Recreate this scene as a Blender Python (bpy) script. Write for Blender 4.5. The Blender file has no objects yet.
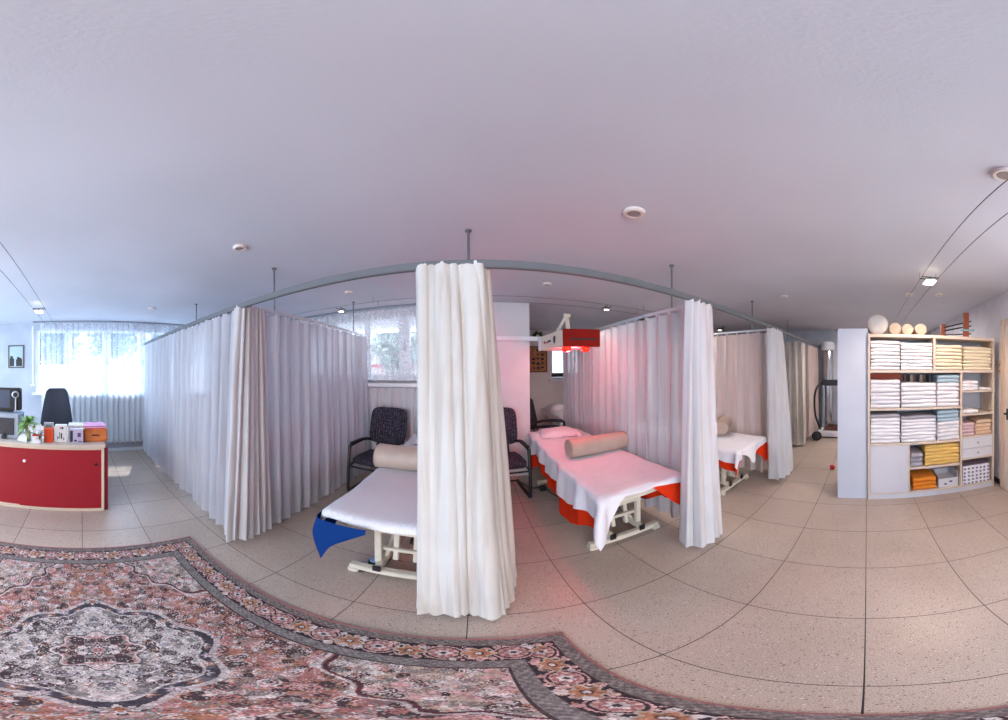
import bpy, bmesh, math, random
import numpy as np
from mathutils import Vector, Matrix
R = math.radians
PI = math.pi
scene = bpy.context.scene
COL = scene.collection

# ------------------------------------------------------------------ materials
def s2l(c):
    return tuple((v/12.92 if v <= .04045 else ((v+.055)/1.055)**2.4) for v in [x/255 for x in c])
class NT:
    def __init__(s, name):
        s.m = bpy.data.materials.new(name); s.m.use_nodes = True
        s.t = s.m.node_tree; s.n = s.t.nodes; s.l = s.t.links
        s.b = s.n['Principled BSDF']; s.out = s.n['Material Output']
    def node(s, typ, **kw):
        nd = s.n.new(typ)
        for k, v in kw.items():
            if k.startswith('i_'):
                nd.inputs[k[2:].replace('_', ' ')].default_value = v
            else: setattr(nd, k, v)
        return nd
    def math(s, op, a, b=None, c=None):
        nd = s.n.new('ShaderNodeMath'); nd.operation = op
        for i, v in enumerate((a, b, c)):
            if v is None: continue
            if isinstance(v, (int, float)): nd.inputs[i].default_value = v
            else: s.l.new(v, nd.inputs[i])
        return nd.outputs[0]
    def mix(s, fac, a, b, mode='MIX'):
        nd = s.n.new('ShaderNodeMix'); nd.data_type = 'RGBA'; nd.blend_type = mode
        for sock, v in ((nd.inputs[0], fac), (nd.inputs[6], a), (nd.inputs[7], b)):
            if isinstance(v, (int, float)): sock.default_value = v
            elif isinstance(v, tuple): sock.default_value = (*v[:3], 1)
            else: s.l.new(v, sock)
        return nd.outputs[2]
    def ramp(s, fac, stops):
        nd = s.n.new('ShaderNodeValToRGB'); s.l.new(fac, nd.inputs[0])
        e = nd.color_ramp.elements
        while len(e) < len(stops): e.new(0.5)
        for i, (p, c) in enumerate(stops):
            e[i].position = p; e[i].color = (*c[:3], 1)
        return nd.outputs[0]
    def pos(s):
        return s.node('ShaderNodeNewGeometry').outputs['Position']
    def obj(s):
        return s.node('ShaderNodeTexCoord').outputs['Object']
    def noise(s, scale, detail=2, vec=None, rough=.5):
        nd = s.node('ShaderNodeTexNoise'); nd.inputs['Scale'].default_value = scale
        nd.inputs['Detail'].default_value = detail; nd.inputs['Roughness'].default_value = rough
        s.l.new(vec if vec is not None else s.obj(), nd.inputs['Vector'])
        return nd.outputs['Fac']
    def bump(s, h, strength=.3, dist=.01):
        nd = s.node('ShaderNodeBump'); nd.inputs['Strength'].default_value = strength
        nd.inputs['Distance'].default_value = dist; s.l.new(h, nd.inputs['Height'])
        s.l.new(nd.outputs[0], s.b.inputs['Normal'])
MATS = {}
def mat(name, rgb, rough=.6, metal=0, noise=None, bump=None, emit=None, sheen=0, spec=None):
    if name in MATS: return MATS[name]
    t = NT(name); c = s2l(rgb)
    t.b.inputs['Roughness'].default_value = rough; t.b.inputs['Metallic'].default_value = metal
    if spec is not None: t.b.inputs['Specular IOR Level'].default_value = spec
    ns = noise or (3, .03)
    f = t.noise(ns[0], 3)
    d = tuple(v*(1-ns[1]*1.5) for v in c); h = tuple(min(1, v*(1+ns[1])) for v in c)
    t.l.new(t.ramp(f, [(.35, d), (.65, h)]), t.b.inputs['Base Color'])
    if bump: t.bump(t.noise(bump[0], 3), bump[1], bump[2])
    if emit:
        t.b.inputs['Emission Color'].default_value = (*s2l(emit[0]), 1); t.b.inputs['Emission Strength'].default_value = emit[1]
    if sheen: t.b.inputs['Sheen Weight'].default_value = sheen
    MATS[name] = t.m; return t.m

# ------------------------------------------------------------------ geometry helpers
SPLIT = {'peg', 'post', 'foot', 'end_cap', 'upright', 'lift_arm', 'crossbar', 'back_support', 'front_post', 'wire_holder', 'maker_mark', 'base_bar', 'base_foot', 'window_handle', 'slat', 'frame_bar', 'rod', 'seam_piping', 'picture_marks', 'printed_panel', 'wire_holder', 'pane', 'button'}
def finish(name, bm, m, parent=None, smooth=True, loc=None, ang=40):
    if name in SPLIT and parent is not None:
        left = set(bm.verts); groups = []
        while left:
            seed = left.pop(); g = {seed}; st = [seed]
            while st:
                v = st.pop()
                for e in v.link_edges:
                    w_ = e.other_vert(v)
                    if w_ not in g: g.add(w_); st.append(w_)
            left -= g; groups.append(g)
        if len(groups) > 1:
            out = None
            groups.sort(key=lambda g: tuple(round(min(v.co[i] for v in g), 4) for i in range(3)))
            for g in groups:
                nb = bmesh.new(); mp = {v: nb.verts.new(v.co) for v in g}
                for f in {f for v in g for f in v.link_faces}: nb.faces.new([mp[v] for v in f.verts])
                out = finish1(name, nb, m, parent, smooth, loc, ang)
            bm.free(); return out
    return finish1(name, bm, m, parent, smooth, loc, ang)
def finish1(name, bm, m, parent=None, smooth=True, loc=None, ang=40):
    me = bpy.data.meshes.new(name); bmesh.ops.recalc_face_normals(bm, faces=bm.faces[:]) if len(bm.faces) < 60000 else None
    bm.to_mesh(me); bm.free()
    if smooth:
        me.polygons.foreach_set('use_smooth', [True]*len(me.polygons))
        try: me.set_sharp_from_angle(angle=R(ang))
        except Exception: pass
    ms = m if isinstance(m, (list, tuple)) else [m]
    for x in ms: me.materials.append(x)
    o = bpy.data.objects.new(name, me); COL.objects.link(o)
    if parent: o.parent = parent
    if loc: o.location = loc
    return o
def box(bm, x0, x1, y0, y1, z0, z1, bev=0, M=None, mi=0):
    r = bmesh.ops.create_cube(bm, size=1)
    vs = r['verts']
    for v in vs:
        v.co = Vector((x0+(x1-x0)*(v.co.x+.5), y0+(y1-y0)*(v.co.y+.5), z0+(z1-z0)*(v.co.z+.5)))
    fs = list({f for v in vs for f in v.link_faces})
    if bev:
        es = list({e for v in vs for e in v.link_edges})
        r2 = bmesh.ops.bevel(bm, geom=es, offset=bev, segments=2, affect='EDGES', clamp_overlap=True)
        fs = list({f for f in r2['faces']} | {f for f in fs if f.is_valid})
        vs = list({v for f in fs for v in f.verts})
        # include untouched connected faces
        seen = set(vs)
        fs = list({f for v in seen for f in v.link_faces})
    for f in fs: f.material_index = mi
    if M is not None:
        for v in set(v for f in fs for v in f.verts): v.co = M @ v.co
    return vs
def bar(bm, a, b, w, h=None, bev=0, up=(0, 0, 1), mi=0):
    a = Vector(a); b = Vector(b); h = h or w
    d = b-a; L = d.length; d.normalize(); u = Vector(up)
    if abs(d.dot(u)) > .98: u = Vector((0, 1, 0))
    s = d.cross(u).normalized(); u = s.cross(d).normalized()
    M = Matrix(((s.x, d.x, u.x, a.x), (s.y, d.y, u.y, a.y), (s.z, d.z, u.z, a.z), (0, 0, 0, 1)))
    return box(bm, -w/2, w/2, 0, L, -h/2, h/2, bev, M, mi)
def tube(bm, pts, r, n=10, cap=True, mi=0):
    pts = [Vector(p) for p in pts]; rings = []
    prev = None
    for i, p in enumerate(pts):
        d = (pts[min(i+1, len(pts)-1)]-pts[max(i-1, 0)]).normalized()
        if prev is None:
            u = Vector((0, 0, 1)) if abs(d.z) < .9 else Vector((0, 1, 0))
        else: u = prev
        s = d.cross(u).normalized(); u = s.cross(d).normalized(); prev = u
        rr = r[i] if isinstance(r, (list, tuple)) else r
        rings.append([bm.verts.new(p+(s*math.cos(t)+u*math.sin(t))*rr) for t in [2*PI*k/n for k in range(n)]])
    for A, B in zip(rings, rings[1:]):
        for k in range(n):
            f = bm.faces.new((A[k], A[(k+1) % n], B[(k+1) % n], B[k])); f.material_index = mi
    if cap:
        for f in (bm.faces.new(rings[0][::-1]), bm.faces.new(rings[-1])): f.material_index = mi
def lathe(bm, prof, n=24, M=None, mi=0):
    rings = []; new = []
    for r, z in prof:
        if r < 1e-6: ring = [bm.verts.new((0, 0, z))]
        else: ring = [bm.verts.new((r*math.cos(2*PI*k/n), r*math.sin(2*PI*k/n), z)) for k in range(n)]
        rings.append(ring); new += ring
    for A, B in zip(rings, rings[1:]):
        for k in range(n):
            k2 = (k+1) % n
            if len(A) == 1 and len(B) == 1: continue
            if len(A) == 1: f = bm.faces.new((A[0], B[k], B[k2]))
            elif len(B) == 1: f = bm.faces.new((A[k], B[0], A[k2]))
            else: f = bm.faces.new((A[k], B[k], B[k2], A[k2]))
            f.material_index = mi
    if M is not None:
        for v in new: v.co = M @ v.co
    return new
def smoothpath(pts, n=6):
    P = [Vector(p) for p in pts]; out = []
    for i in range(len(P)-1):
        p0 = P[max(i-1, 0)]; p1 = P[i]; p2 = P[i+1]; p3 = P[min(i+2, len(P)-1)]
        for k in range(n):
            t = k/n
            out.append(.5*((2*p1)+(p2-p0)*t+(2*p0-5*p1+4*p2-p3)*t*t+(3*p1-p0-3*p2+p3)*t**3))
    out.append(P[-1]); return out
def tag(o, label=None, cat=None, group=None, kind=None):
    if label: o['label'] = label
    if cat: o['category'] = cat
    if group: o['group'] = group
    if kind: o['kind'] = kind
    return o
def thing(name, label, cat, loc=(0, 0, 0), rz=0, group=None):
    o = bpy.data.objects.new(name, None); COL.objects.link(o); o.empty_display_size = .1
    o.location = loc; o.rotation_euler = (0, 0, rz); return tag(o, label, cat, group)
def struct(name, bm, m, parent=None, smooth=False):
    o = finish(name, bm, m, parent, smooth)
    if parent is None: o['kind'] = 'structure'
    return o
def dup(root, loc, rz=0, label=None, group=None):
    r = root.copy(); COL.objects.link(r); r.location = loc; r.rotation_euler = (0, 0, rz)
    if label: r['label'] = label
    if group: r['group'] = group
    for ch in list(root.children):
        c = ch.copy(); COL.objects.link(c); c.parent = r
        for g in ch.children:
            d = g.copy(); COL.objects.link(d); d.parent = c
    return r
def B(): return bmesh.new()
ORD = ['top', 'second', 'third', 'fourth', 'fifth', 'sixth', 'seventh', 'eighth', 'ninth', 'tenth']

# ------------------------------------------------------------------ surface materials
G = .53376; UX = 2.6309; UY = 1.0726; CEIL = 2.58
def floor_mat():
    t = NT('terrazzo_tiles'); p = t.pos()
    sep = t.node('ShaderNodeSeparateXYZ'); t.l.new(p, sep.inputs[0])
    def line(v, off):
        f = t.math('FRACT', t.math('DIVIDE', t.math('SUBTRACT', v, off), G))
        d = t.math('MINIMUM', f, t.math('SUBTRACT', 1, f))
        return t.math('LESS_THAN', d, .0020/G)
    ln = t.math('MAXIMUM', line(sep.outputs[0], UX-20*G), line(sep.outputs[1], UY-20*G))
    base = t.ramp(t.noise(1.3, 4, p), [(.3, s2l((180, 163, 150))), (.7, s2l((196, 180, 167)))])
    # per-tile shade
    fx = t.math('FLOOR', t.math('DIVIDE', t.math('SUBTRACT', sep.outputs[0], UX-20*G), G))
    fy = t.math('FLOOR', t.math('DIVIDE', t.math('SUBTRACT', sep.outputs[1], UY-20*G), G))
    cmb = t.node('ShaderNodeCombineXYZ'); t.l.new(fx, cmb.inputs[0]); t.l.new(fy, cmb.inputs[1])
    wn = t.node('ShaderNodeTexWhiteNoise'); t.l.new(cmb.outputs[0], wn.inputs['Vector'])
    base = t.mix(t.math('MULTIPLY', wn.outputs['Value'], .22), base, s2l((152, 142, 134)))
    v = t.node('ShaderNodeTexVoronoi'); v.inputs['Scale'].default_value = 70; t.l.new(p, v.inputs['Vector'])
    chip = t.math('LESS_THAN', v.outputs['Distance'], .2)
    cc = t.mix(t.node('ShaderNodeSeparateColor').outputs[0], s2l((90, 84, 84)), s2l((235, 228, 220)))
    sc_ = t.n[-1] if False else None
    sepc = t.node('ShaderNodeSeparateColor'); t.l.new(v.outputs['Color'], sepc.inputs[0])
    cc = t.mix(t.math('GREATER_THAN', sepc.outputs[0], .6), s2l((98, 90, 90)), s2l((222, 214, 208)))
    c2 = t.mix(t.math('MULTIPLY', chip, .75), base, cc)
    fine = t.noise(260, 2, p)
    c2 = t.mix(t.math('MULTIPLY', t.math('LESS_THAN', fine, .43), .6), c2, s2l((108, 98, 94)))
    v2 = t.node('ShaderNodeTexVoronoi'); v2.inputs['Scale'].default_value = 34; t.l.new(p, v2.inputs['Vector'])
    c2 = t.mix(t.math('MULTIPLY', t.math('LESS_THAN', v2.outputs['Distance'], .13), .7), c2, s2l((84, 74, 72)))
    c = t.mix(ln, c2, s2l((44, 38, 38)))
    t.l.new(c, t.b.inputs['Base Color'])
    t.l.new(t.math('ADD', t.math('MULTIPLY', ln, .4), .33), t.b.inputs['Roughness'])
    t.b.inputs['Specular IOR Level'].default_value = .4
    t.bump(t.math('SUBTRACT', 1, ln), .4, .003)
    return t.m
M_floor = floor_mat()
def wallm(name, rgb, sc=3, amt=.05):
    return mat(name, rgb, .85, noise=(sc, amt), bump=(120, .12, .004))
M_ceil = wallm('ceiling_plaster', (203, 206, 217), .8, .04)
M_wall = wallm('wall_plaster', (208, 206, 210), 1.5, .04)
M_white = mat('white_laminate', (222, 222, 226), .45)
M_beech = mat('pale_beech_edge', (214, 190, 168), .5, noise=(20, .08))
M_alu = mat('rail_aluminium', (98, 101, 106), .7, 0)
M_rodm = mat('rod_metal', (120, 124, 132), .4, .6)
M_red = mat('red_laminate', (158, 26, 42), .45, noise=(2, .03))
M_cream = mat('cream_laminate', (222, 208, 188), .5)
M_black = mat('black_plastic', (26, 26, 30), .45)
M_dkgrey = mat('dark_grey_plastic', (52, 54, 62), .5)
M_bedm = mat('ivory_painted_steel', (214, 206, 190), .4, noise=(10, .04))
M_frame = mat('white_window_frame', (226, 228, 234), .4)

def cloth(name, rgb, trans=.3, alpha=1.0, nscale=3, namt=.025, stripe=None, bumps=(60, .2, .004), rough=.9, streak=None):
    t = NT(name); c = s2l(rgb)
    f = t.noise(nscale, 4)
    d = tuple(v*(1-namt*1.6) for v in c); h = tuple(min(1, v*(1+namt)) for v in c)
    col = t.ramp(f, [(.3, d), (.7, h)])
    hgt = t.noise(bumps[0], 3)
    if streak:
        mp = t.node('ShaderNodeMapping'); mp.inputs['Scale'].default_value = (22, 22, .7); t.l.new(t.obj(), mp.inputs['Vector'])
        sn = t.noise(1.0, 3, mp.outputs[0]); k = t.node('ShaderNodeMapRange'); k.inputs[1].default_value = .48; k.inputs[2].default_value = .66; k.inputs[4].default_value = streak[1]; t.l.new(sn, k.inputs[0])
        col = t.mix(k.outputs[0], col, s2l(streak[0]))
    if stripe:
        w = t.node('ShaderNodeTexWave'); w.inputs['Scale'].default_value = stripe[0]; w.bands_direction = stripe[1]
        t.l.new(t.obj(), w.inputs['Vector'])
        col = t.mix(t.math('MULTIPLY', w.outputs['Fac'], stripe[2]), col, tuple(v*.55 for v in c))
        hgt = t.math('ADD', hgt, w.outputs['Fac'])
    t.l.new(col, t.b.inputs['Base Color']); t.b.inputs['Roughness'].default_value = rough
    t.b.inputs['Specular IOR Level'].default_value = .15
    t.bump(hgt, bumps[1], bumps[2])
    sh = t.b.outputs[0]
    if trans:
        tr = t.node('ShaderNodeBsdfTranslucent'); t.l.new(col, tr.inputs['Color'])
        mx = t.node('ShaderNodeMixShader'); mx.inputs[0].default_value = trans
        t.l.new(sh, mx.inputs[1]); t.l.new(tr.outputs[0], mx.inputs[2]); sh = mx.outputs[0]
    if alpha < 1:
        tp = t.node('ShaderNodeBsdfTransparent'); mx = t.node('ShaderNodeMixShader'); mx.inputs[0].default_value = alpha
        t.l.new(tp.outputs[0], mx.inputs[1]); t.l.new(sh, mx.inputs[2]); sh = mx.outputs[0]
    t.l.new(sh, t.out.inputs['Surface']); return t.m
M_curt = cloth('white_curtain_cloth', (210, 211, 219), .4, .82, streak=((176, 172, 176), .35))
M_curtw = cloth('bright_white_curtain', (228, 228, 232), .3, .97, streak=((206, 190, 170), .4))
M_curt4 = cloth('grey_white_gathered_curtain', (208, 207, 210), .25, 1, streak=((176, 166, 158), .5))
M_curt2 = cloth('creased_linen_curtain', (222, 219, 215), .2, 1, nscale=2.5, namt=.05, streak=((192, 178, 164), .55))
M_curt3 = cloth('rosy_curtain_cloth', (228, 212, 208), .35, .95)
M_sheet = cloth('white_sheet', (226, 224, 230), 0, 1, bumps=(9, .5, .02))
M_waffle = cloth('ribbed_white_towelling', (220, 219, 224), 0, 1, stripe=(20, 'X', .14), bumps=(60, .3, .006))
M_blue = cloth('blue_cloth', (6, 48, 108), 0)
M_orange = cloth('orange_red_cloth', (212, 50, 14), 0)
M_bolster = mat('beige_leatherette', (180, 160, 146), .5, noise=(8, .04), bump=(80, .15, .004))
M_towels = {k: cloth('towel_'+k, c, 0, 1, bumps=(90, .4, .006)) for k, c in dict(
    white=(246, 242, 244), cream=(242, 228, 198), blue=(176, 200, 212), yellow=(240, 200, 118), pink=(228, 196, 200),
    peach=(236, 206, 176), grey=(176, 172, 180), orange=(232, 140, 50)).items()}

def sheer_mat():
    t = NT('sheer_lace_net'); p = t.obj()
    n1 = t.noise(9, 3, p); n2 = t.noise(70, 2, p)
    v = t.node('ShaderNodeTexVoronoi'); v.inputs['Scale'].default_value = 34; t.l.new(p, v.inputs['Vector'])
    flower = t.math('LESS_THAN', v.outputs['Distance'], .34)
    patch = t.math('GREATER_THAN', n1, .5)
    sepz = t.node('ShaderNodeSeparateXYZ'); t.l.new(t.pos(), sepz.inputs[0])
    low = t.math('MULTIPLY', t.math('SMOOTH_MIN', 1, t.math('MAXIMUM', 0, t.math('MULTIPLY', t.math('SUBTRACT', 1.35, sepz.outputs[2]), 4))), .62)
    a = t.math('ADD', t.math('ADD', .36, low), t.math('MULTIPLY', t.math('MULTIPLY', flower, patch), .26))
    a = t.math('ADD', a, t.math('MULTIPLY', t.math('SUBTRACT', n2, .5), .25))
    di = t.node('ShaderNodeBsdfDiffuse'); di.inputs[0].default_value = (.93, .95, .98, 1)
    tl = t.node('ShaderNodeBsdfTranslucent'); tl.inputs[0].default_value = (.85, .9, .96, 1)
    m1 = t.node('ShaderNodeMixShader'); m1.inputs[0].default_value = .55
    t.l.new(di.outputs[0], m1.inputs[1]); t.l.new(tl.outputs[0], m1.inputs[2])
    tp = t.node('ShaderNodeBsdfTransparent')
    m2 = t.node('ShaderNodeMixShader'); t.l.new(a, m2.inputs[0]); t.l.new(tp.outputs[0], m2.inputs[1]); t.l.new(m1.outputs[0], m2.inputs[2])
    t.l.new(m2.outputs[0], t.out.inputs['Surface']); return t.m
M_sheer = sheer_mat()
def glass_mat():
    t = NT('window_glass')
    tp = t.node('ShaderNodeBsdfTransparent'); tp.inputs[0].default_value = (.94, .97, 1, 1)
    gl = t.node('ShaderNodeBsdfGlossy'); gl.inputs['Roughness'].default_value = .03
    m2 = t.node('ShaderNodeMixShader'); m2.inputs[0].default_value = .05
    t.l.new(tp.outputs[0], m2.inputs[1]); t.l.new(gl.outputs[0], m2.inputs[2]); t.l.new(m2.outputs[0], t.out.inputs['Surface']); return t.m
M_glass = glass_mat()

# ------------------------------------------------------------------ room shell
XL, XR, YB, YF, YR = -4.86, 6.25, 3.68, -1.64, -3.2
AX0, AX1, AY = .79, 2.9, 5.95
def wall_x(name, x, y0, y1, z0=0, z1=CEIL, hole=None, t=.12, side=-1, m=None):
    """wall at plane x, thickness t toward side; hole=(y0,y1,z0,z1)"""
    bm = B(); xa, xb = sorted((x, x+side*t))
    if hole:
        a, b, c, d = hole
        for q in ((y0, a, z0, z1), (b, y1, z0, z1), (a, b, z0, c), (a, b, d, z1)):
            if q[1]-q[0] > 1e-3 and q[3]-q[2] > 1e-3: box(bm, xa, xb, *q)
    else: box(bm, xa, xb, y0, y1, z0, z1)
    return struct(name, bm, m or M_wall)
def wall_y(name, y, x0, x1, z0=0, z1=CEIL, hole=None, t=.12, side=1, m=None):
    bm = B(); ya, yb = sorted((y, y+side*t))
    if hole:
        a, b, c, d = hole
        for q in ((x0, a, z0, z1), (b, x1, z0, z1), (a, b, z0, c), (a, b, d, z1)):
            if q[1]-q[0] > 1e-3 and q[3]-q[2] > 1e-3: box(bm, q[0], q[1], ya, yb, q[2], q[3])
    else: box(bm, x0, x1, ya, yb, z0, z1)
    return struct(name, bm, m or M_wall)
bm = B(); box(bm, XL-.12, XR+.12, YR-.12, AY+.12, -.1, 0); struct('floor', bm, M_floor)
bm = B(); box(bm, XL-.12, XR+.12, YR-.12, AY+.12, CEIL, CEIL+.1); struct('ceiling', bm, M_ceil)
WL = (-.92, 2.7, 1.2, 2.44); WB = (-2.95, .02, 1.5, 2.46)
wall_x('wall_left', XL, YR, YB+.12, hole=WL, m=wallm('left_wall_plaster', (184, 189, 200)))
wall_y('wall_back', YB, XL, .15, hole=WB)
bm = B(); box(bm, .15, AX0, 3.5, 3.8, 0, CEIL); struct('wall_pillar', bm, M_wall)
wall_x('wall_alcove_left', AX0-.12, 3.8, AY, side=1, t=.12)
wall_y('wall_alcove_back', AY, AX0-.12, AX1+.12, hole=(1.86, 2.7, 1.36, 2.2), m=mat('alcove_wall', (206, 200, 198), .85))
wall_x('wall_alcove_right', AX1, YB, AY, side=1)
wall_y('wall_back_right', YB, AX1, XR)
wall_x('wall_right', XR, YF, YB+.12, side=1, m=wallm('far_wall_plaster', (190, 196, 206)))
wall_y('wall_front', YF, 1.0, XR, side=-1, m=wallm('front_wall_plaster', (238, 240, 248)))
wall_x('wall_front_return', 1.0, YR, YF-.12, side=-1, t=-.12)
wall_y('wall_rear', YR, XL, 1.12, side=-1)
bm = B(); box(bm, AX0, 2.4, 5.86, 5.95, 2.3, 2.36); struct('trim_1', bm, M_frame)
bm = B(); box(bm, 1.85, 2.84, YF, YF+.012, 0, .075) if False else box(bm, 2.76, XR, YF, YF+.014, 0, .075); struct('baseboard_front', bm, mat('dark_skirting', (40, 36, 38), .5))
bm = B(); box(bm, XL, XL+.014, YR, YB, 0, .07); struct('baseboard_left', bm, M_frame)
bm = B(); box(bm, XL, .15, YB-.014, YB, 0, .07); struct('baseboard_back', bm, M_frame)
# door beside the towel shelf
d = thing('door_1', None, None, (0, 0, 0)); d['kind'] = 'structure'
bm = B(); box(bm, 1.86, 2.62, YF, YF+.03, 0, 2.14, .004); finish('door_panel', bm, mat('cream_door', (226, 214, 204), .5), d)
bm = B(); box(bm, 2.62, 2.70, YF, YF+.045, 0, 2.22, .004); box(bm, 1.78, 1.86, YF, YF+.045, 0, 2.22, .004); box(bm, 1.86, 2.62, YF, YF+.045, 2.14, 2.22, .004)
finish('door_frame', bm, mat('pale_wood_frame', (222, 198, 178), .5), d)
bm = B(); tube(bm, [(2.55, YF+.03, 1.06), (2.55, YF+.075, 1.06), (2.43, YF+.08, 1.06)], .011); box(bm, 2.53, 2.57, YF+.03, YF+.038, .98, 1.12, .003); finish('door_handle', bm, M_black, d)
t = thing('wooden_wall_hook', 'small pale wooden hook plate on the wall between shelf and door frame', 'hook')
bm = B(); box(bm, 2.725, 2.775, YF, YF+.015, 1.53, 1.72, .004); finish('plate', bm, mat('hook_wood', (222, 186, 140), .5), t)
bm = B(); tube(bm, [(2.75, YF+.01, 1.66), (2.75, YF+.05, 1.66), (2.75, YF+.055, 1.68)], .008); tube(bm, [(2.75, YF+.01, 1.58), (2.75, YF+.05, 1.58), (2.75, YF+.055, 1.6)], .008); finish('peg', bm, mat('brass', (190, 150, 90), .35, .8), t)

# windows
def window(name, horizontal, fixed, a0, a1, z0, z1, posts, out):
    """casement window; posts = list of (a,width)"""
    w = thing(name, None, None); w['kind'] = 'structure'
    def bx(bm, p, q, r, s, d0, d1):
        if horizontal: box(bm, p, q, fixed+d0, fixed+d1, r, s, .004)
        else: box(bm, fixed+d0, fixed+d1, p, q, r, s, .004)
    bm = B(); s = out
    d0, d1 = sorted((.02*s, .08*s))
    bx(bm, a0, a1, z0, z0+.05, d0, d1); bx(bm, a0, a1, z1-.05, z1, d0, d1)
    for a, wd in posts: bx(bm, a-wd/2, a+wd/2, z0+.05, z1-.05, d0, d1)
    finish('window_frame', bm, M_frame, w)
    bm = B(); e0, e1 = sorted((.045*s, .052*s)); bx(bm, a0+.02, a1-.02, z0+.03, z1-.03, e0, e1); finish('pane', bm, M_glass, w)
    bm = B(); f0, f1 = sorted((-.14*s, .02*s)); bx(bm, a0-.03, a1+.03, z0-.04, z0, f0, f1); finish('window_sill', bm, M_frame, w)
    bm = B()
    for a, wd in posts[1:-1]:
        g0, g1 = sorted((.0*s, .02*s)); bx(bm, a-.012, a+.012, (z0+z1)/2-.07, (z0+z1)/2+.05, g0, g1)
    finish('window_handle', bm, mat('handle_grey', (150, 154, 160), .4, .5), w)
    return w
window('window_1', False, XL, WL[0], WL[1], WL[2], WL[3], [(-.88, .08), (-.26, .14), (.5, .16), (1.22, .14), (1.95, .14), (2.66, .08)], -1)
window('window_2', True, YB, WB[0], WB[1], WB[2], WB[3], [(-2.91, .08), (-2.3, .12), (-1.68, .1), (-1.06, .17), (-.45, .1), (-.02, .08)], 1)
w3 = window('window_3', True, AY, 1.86, 2.7, 1.36, 2.2, [(1.9, .06), (2.3, .08), (2.66, .06)], 1)

# exterior
def tree(x, y, h, r, name, label, seed, col):
    rnd = random.Random(seed); t = thing(name, label, 'tree', (x, y, 0), group='trees outside the windows')
    bm = B(); tube(bm, smoothpath([(0, 0, 0), (.05, 0, h*.4), (-.05, .05, h*.7)], 4), [.1*(1-.06*k) for k in range(9)], 8)
    for k in range(7):
        a = rnd.uniform(0, 6.28); tube(bm, [(0, 0, h*.45), (math.cos(a)*r*.6, math.sin(a)*r*.6, h*.45+rnd.uniform(.4, 1)*r)], [.05, .02], 6)
    finish('trunk', bm, mat('bark', (84, 84, 92), .9), t)
    bm = B()
    for k in range(1100):
        v = Vector((rnd.gauss(0, 1), rnd.gauss(0, 1), rnd.gauss(0, 1))).normalized()*r*rnd.uniform(.35, 1)
        c = Vector((v.x, v.y, h*.62+v.z)); s = rnd.uniform(.05, .12)
        a = Vector((rnd.uniform(-1, 1), rnd.uniform(-1, 1), rnd.uniform(-1, 1))).normalized(); b = a.orthogonal()
        bm.faces.new([bm.verts.new(c+a*s), bm.verts.new(c+b*s*.5), bm.verts.new(c-a*s), bm.verts.new(c-b*s*.5)])
    finish('crown', bm, col, t, smooth=False)
M_leaf = mat('cool_foliage', (72, 108, 120), .8, noise=(3, .3)); M_leaf2 = mat('pale_foliage', (176, 192, 186), .8, noise=(3, .2))
tree(-8.3, -1.0, 4.2, 1.1, 'garden_tree', 'dense blue-green tree outside the left end of the desk-side window', 1, M_leaf)
tree(-9.2, 1.2, 4.6, 1.0, 'garden_tree', 'blue-green tree outside the middle of the desk-side window', 2, M_leaf)
tree(-8.6, 3.4, 4.4, 1.1, 'garden_tree', 'blue-green tree outside the right end of the desk-side window', 3, M_leaf)
tree(-2.6, 8.2, 3.9, 1.0, 'garden_tree', 'pale tree outside the back window, left of its middle post', 4, M_leaf2)
tree(.3, 8.6, 4.0, .9, 'garden_tree', 'pale tree outside the back window, right of its middle post', 5, M_leaf2)
bm = B(); box(bm, -7.45, -7.3, -3, .1, -.3, 1.82); box(bm, -7.45, -7.3, .1, 1.2, -.3, 1.98); box(bm, -7.45, -7.3, 1.2, 5, -.3, 1.85)
tag(finish('garden_wall', bm, mat('bright_render', (226, 228, 234), .9), smooth=False), 'bright white rendered garden wall outside the desk-side window', 'garden wall')
bm = B(); box(bm, -14, XL-.12, -6, 14, -.4, -.3); box(bm, XL-.12, 8, AY+.2, 16, -.4, -.3); struct('ground', bm, mat('outdoor_paving', (206, 206, 206), .9))
t = thing('neighbour_house', 'pale house across the street seen through the back window', 'house')
bm = B(); box(bm, -6, 3.4, 12, 13, -.3, 3.3); finish('wall', bm, mat('house_render', (236, 234, 232), .9), t, smooth=False)
for k in range(5):
    bm = B(); x = -4.6+k*1.5; box(bm, x, x+.75, 11.95, 12, 2.0, 3.0, .01); finish('window', bm, mat('dark_pane', (120, 134, 150), .2), t)
t = thing('street_awning', 'long pink-red awning outside the back window', 'awning')
bm = B(); box(bm, -5.0, -1.6, 10.6, 11.9, 1.78, 1.9, .02); finish('canopy', bm, mat('pink_red_awning', (226, 60, 96), .8), t)
bm = B()
for x in (-4.9, -1.7): bar(bm, (x, 10.7, -.3), (x, 10.7, 1.8), .05)
finish('post', bm, M_frame, t)

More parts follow.
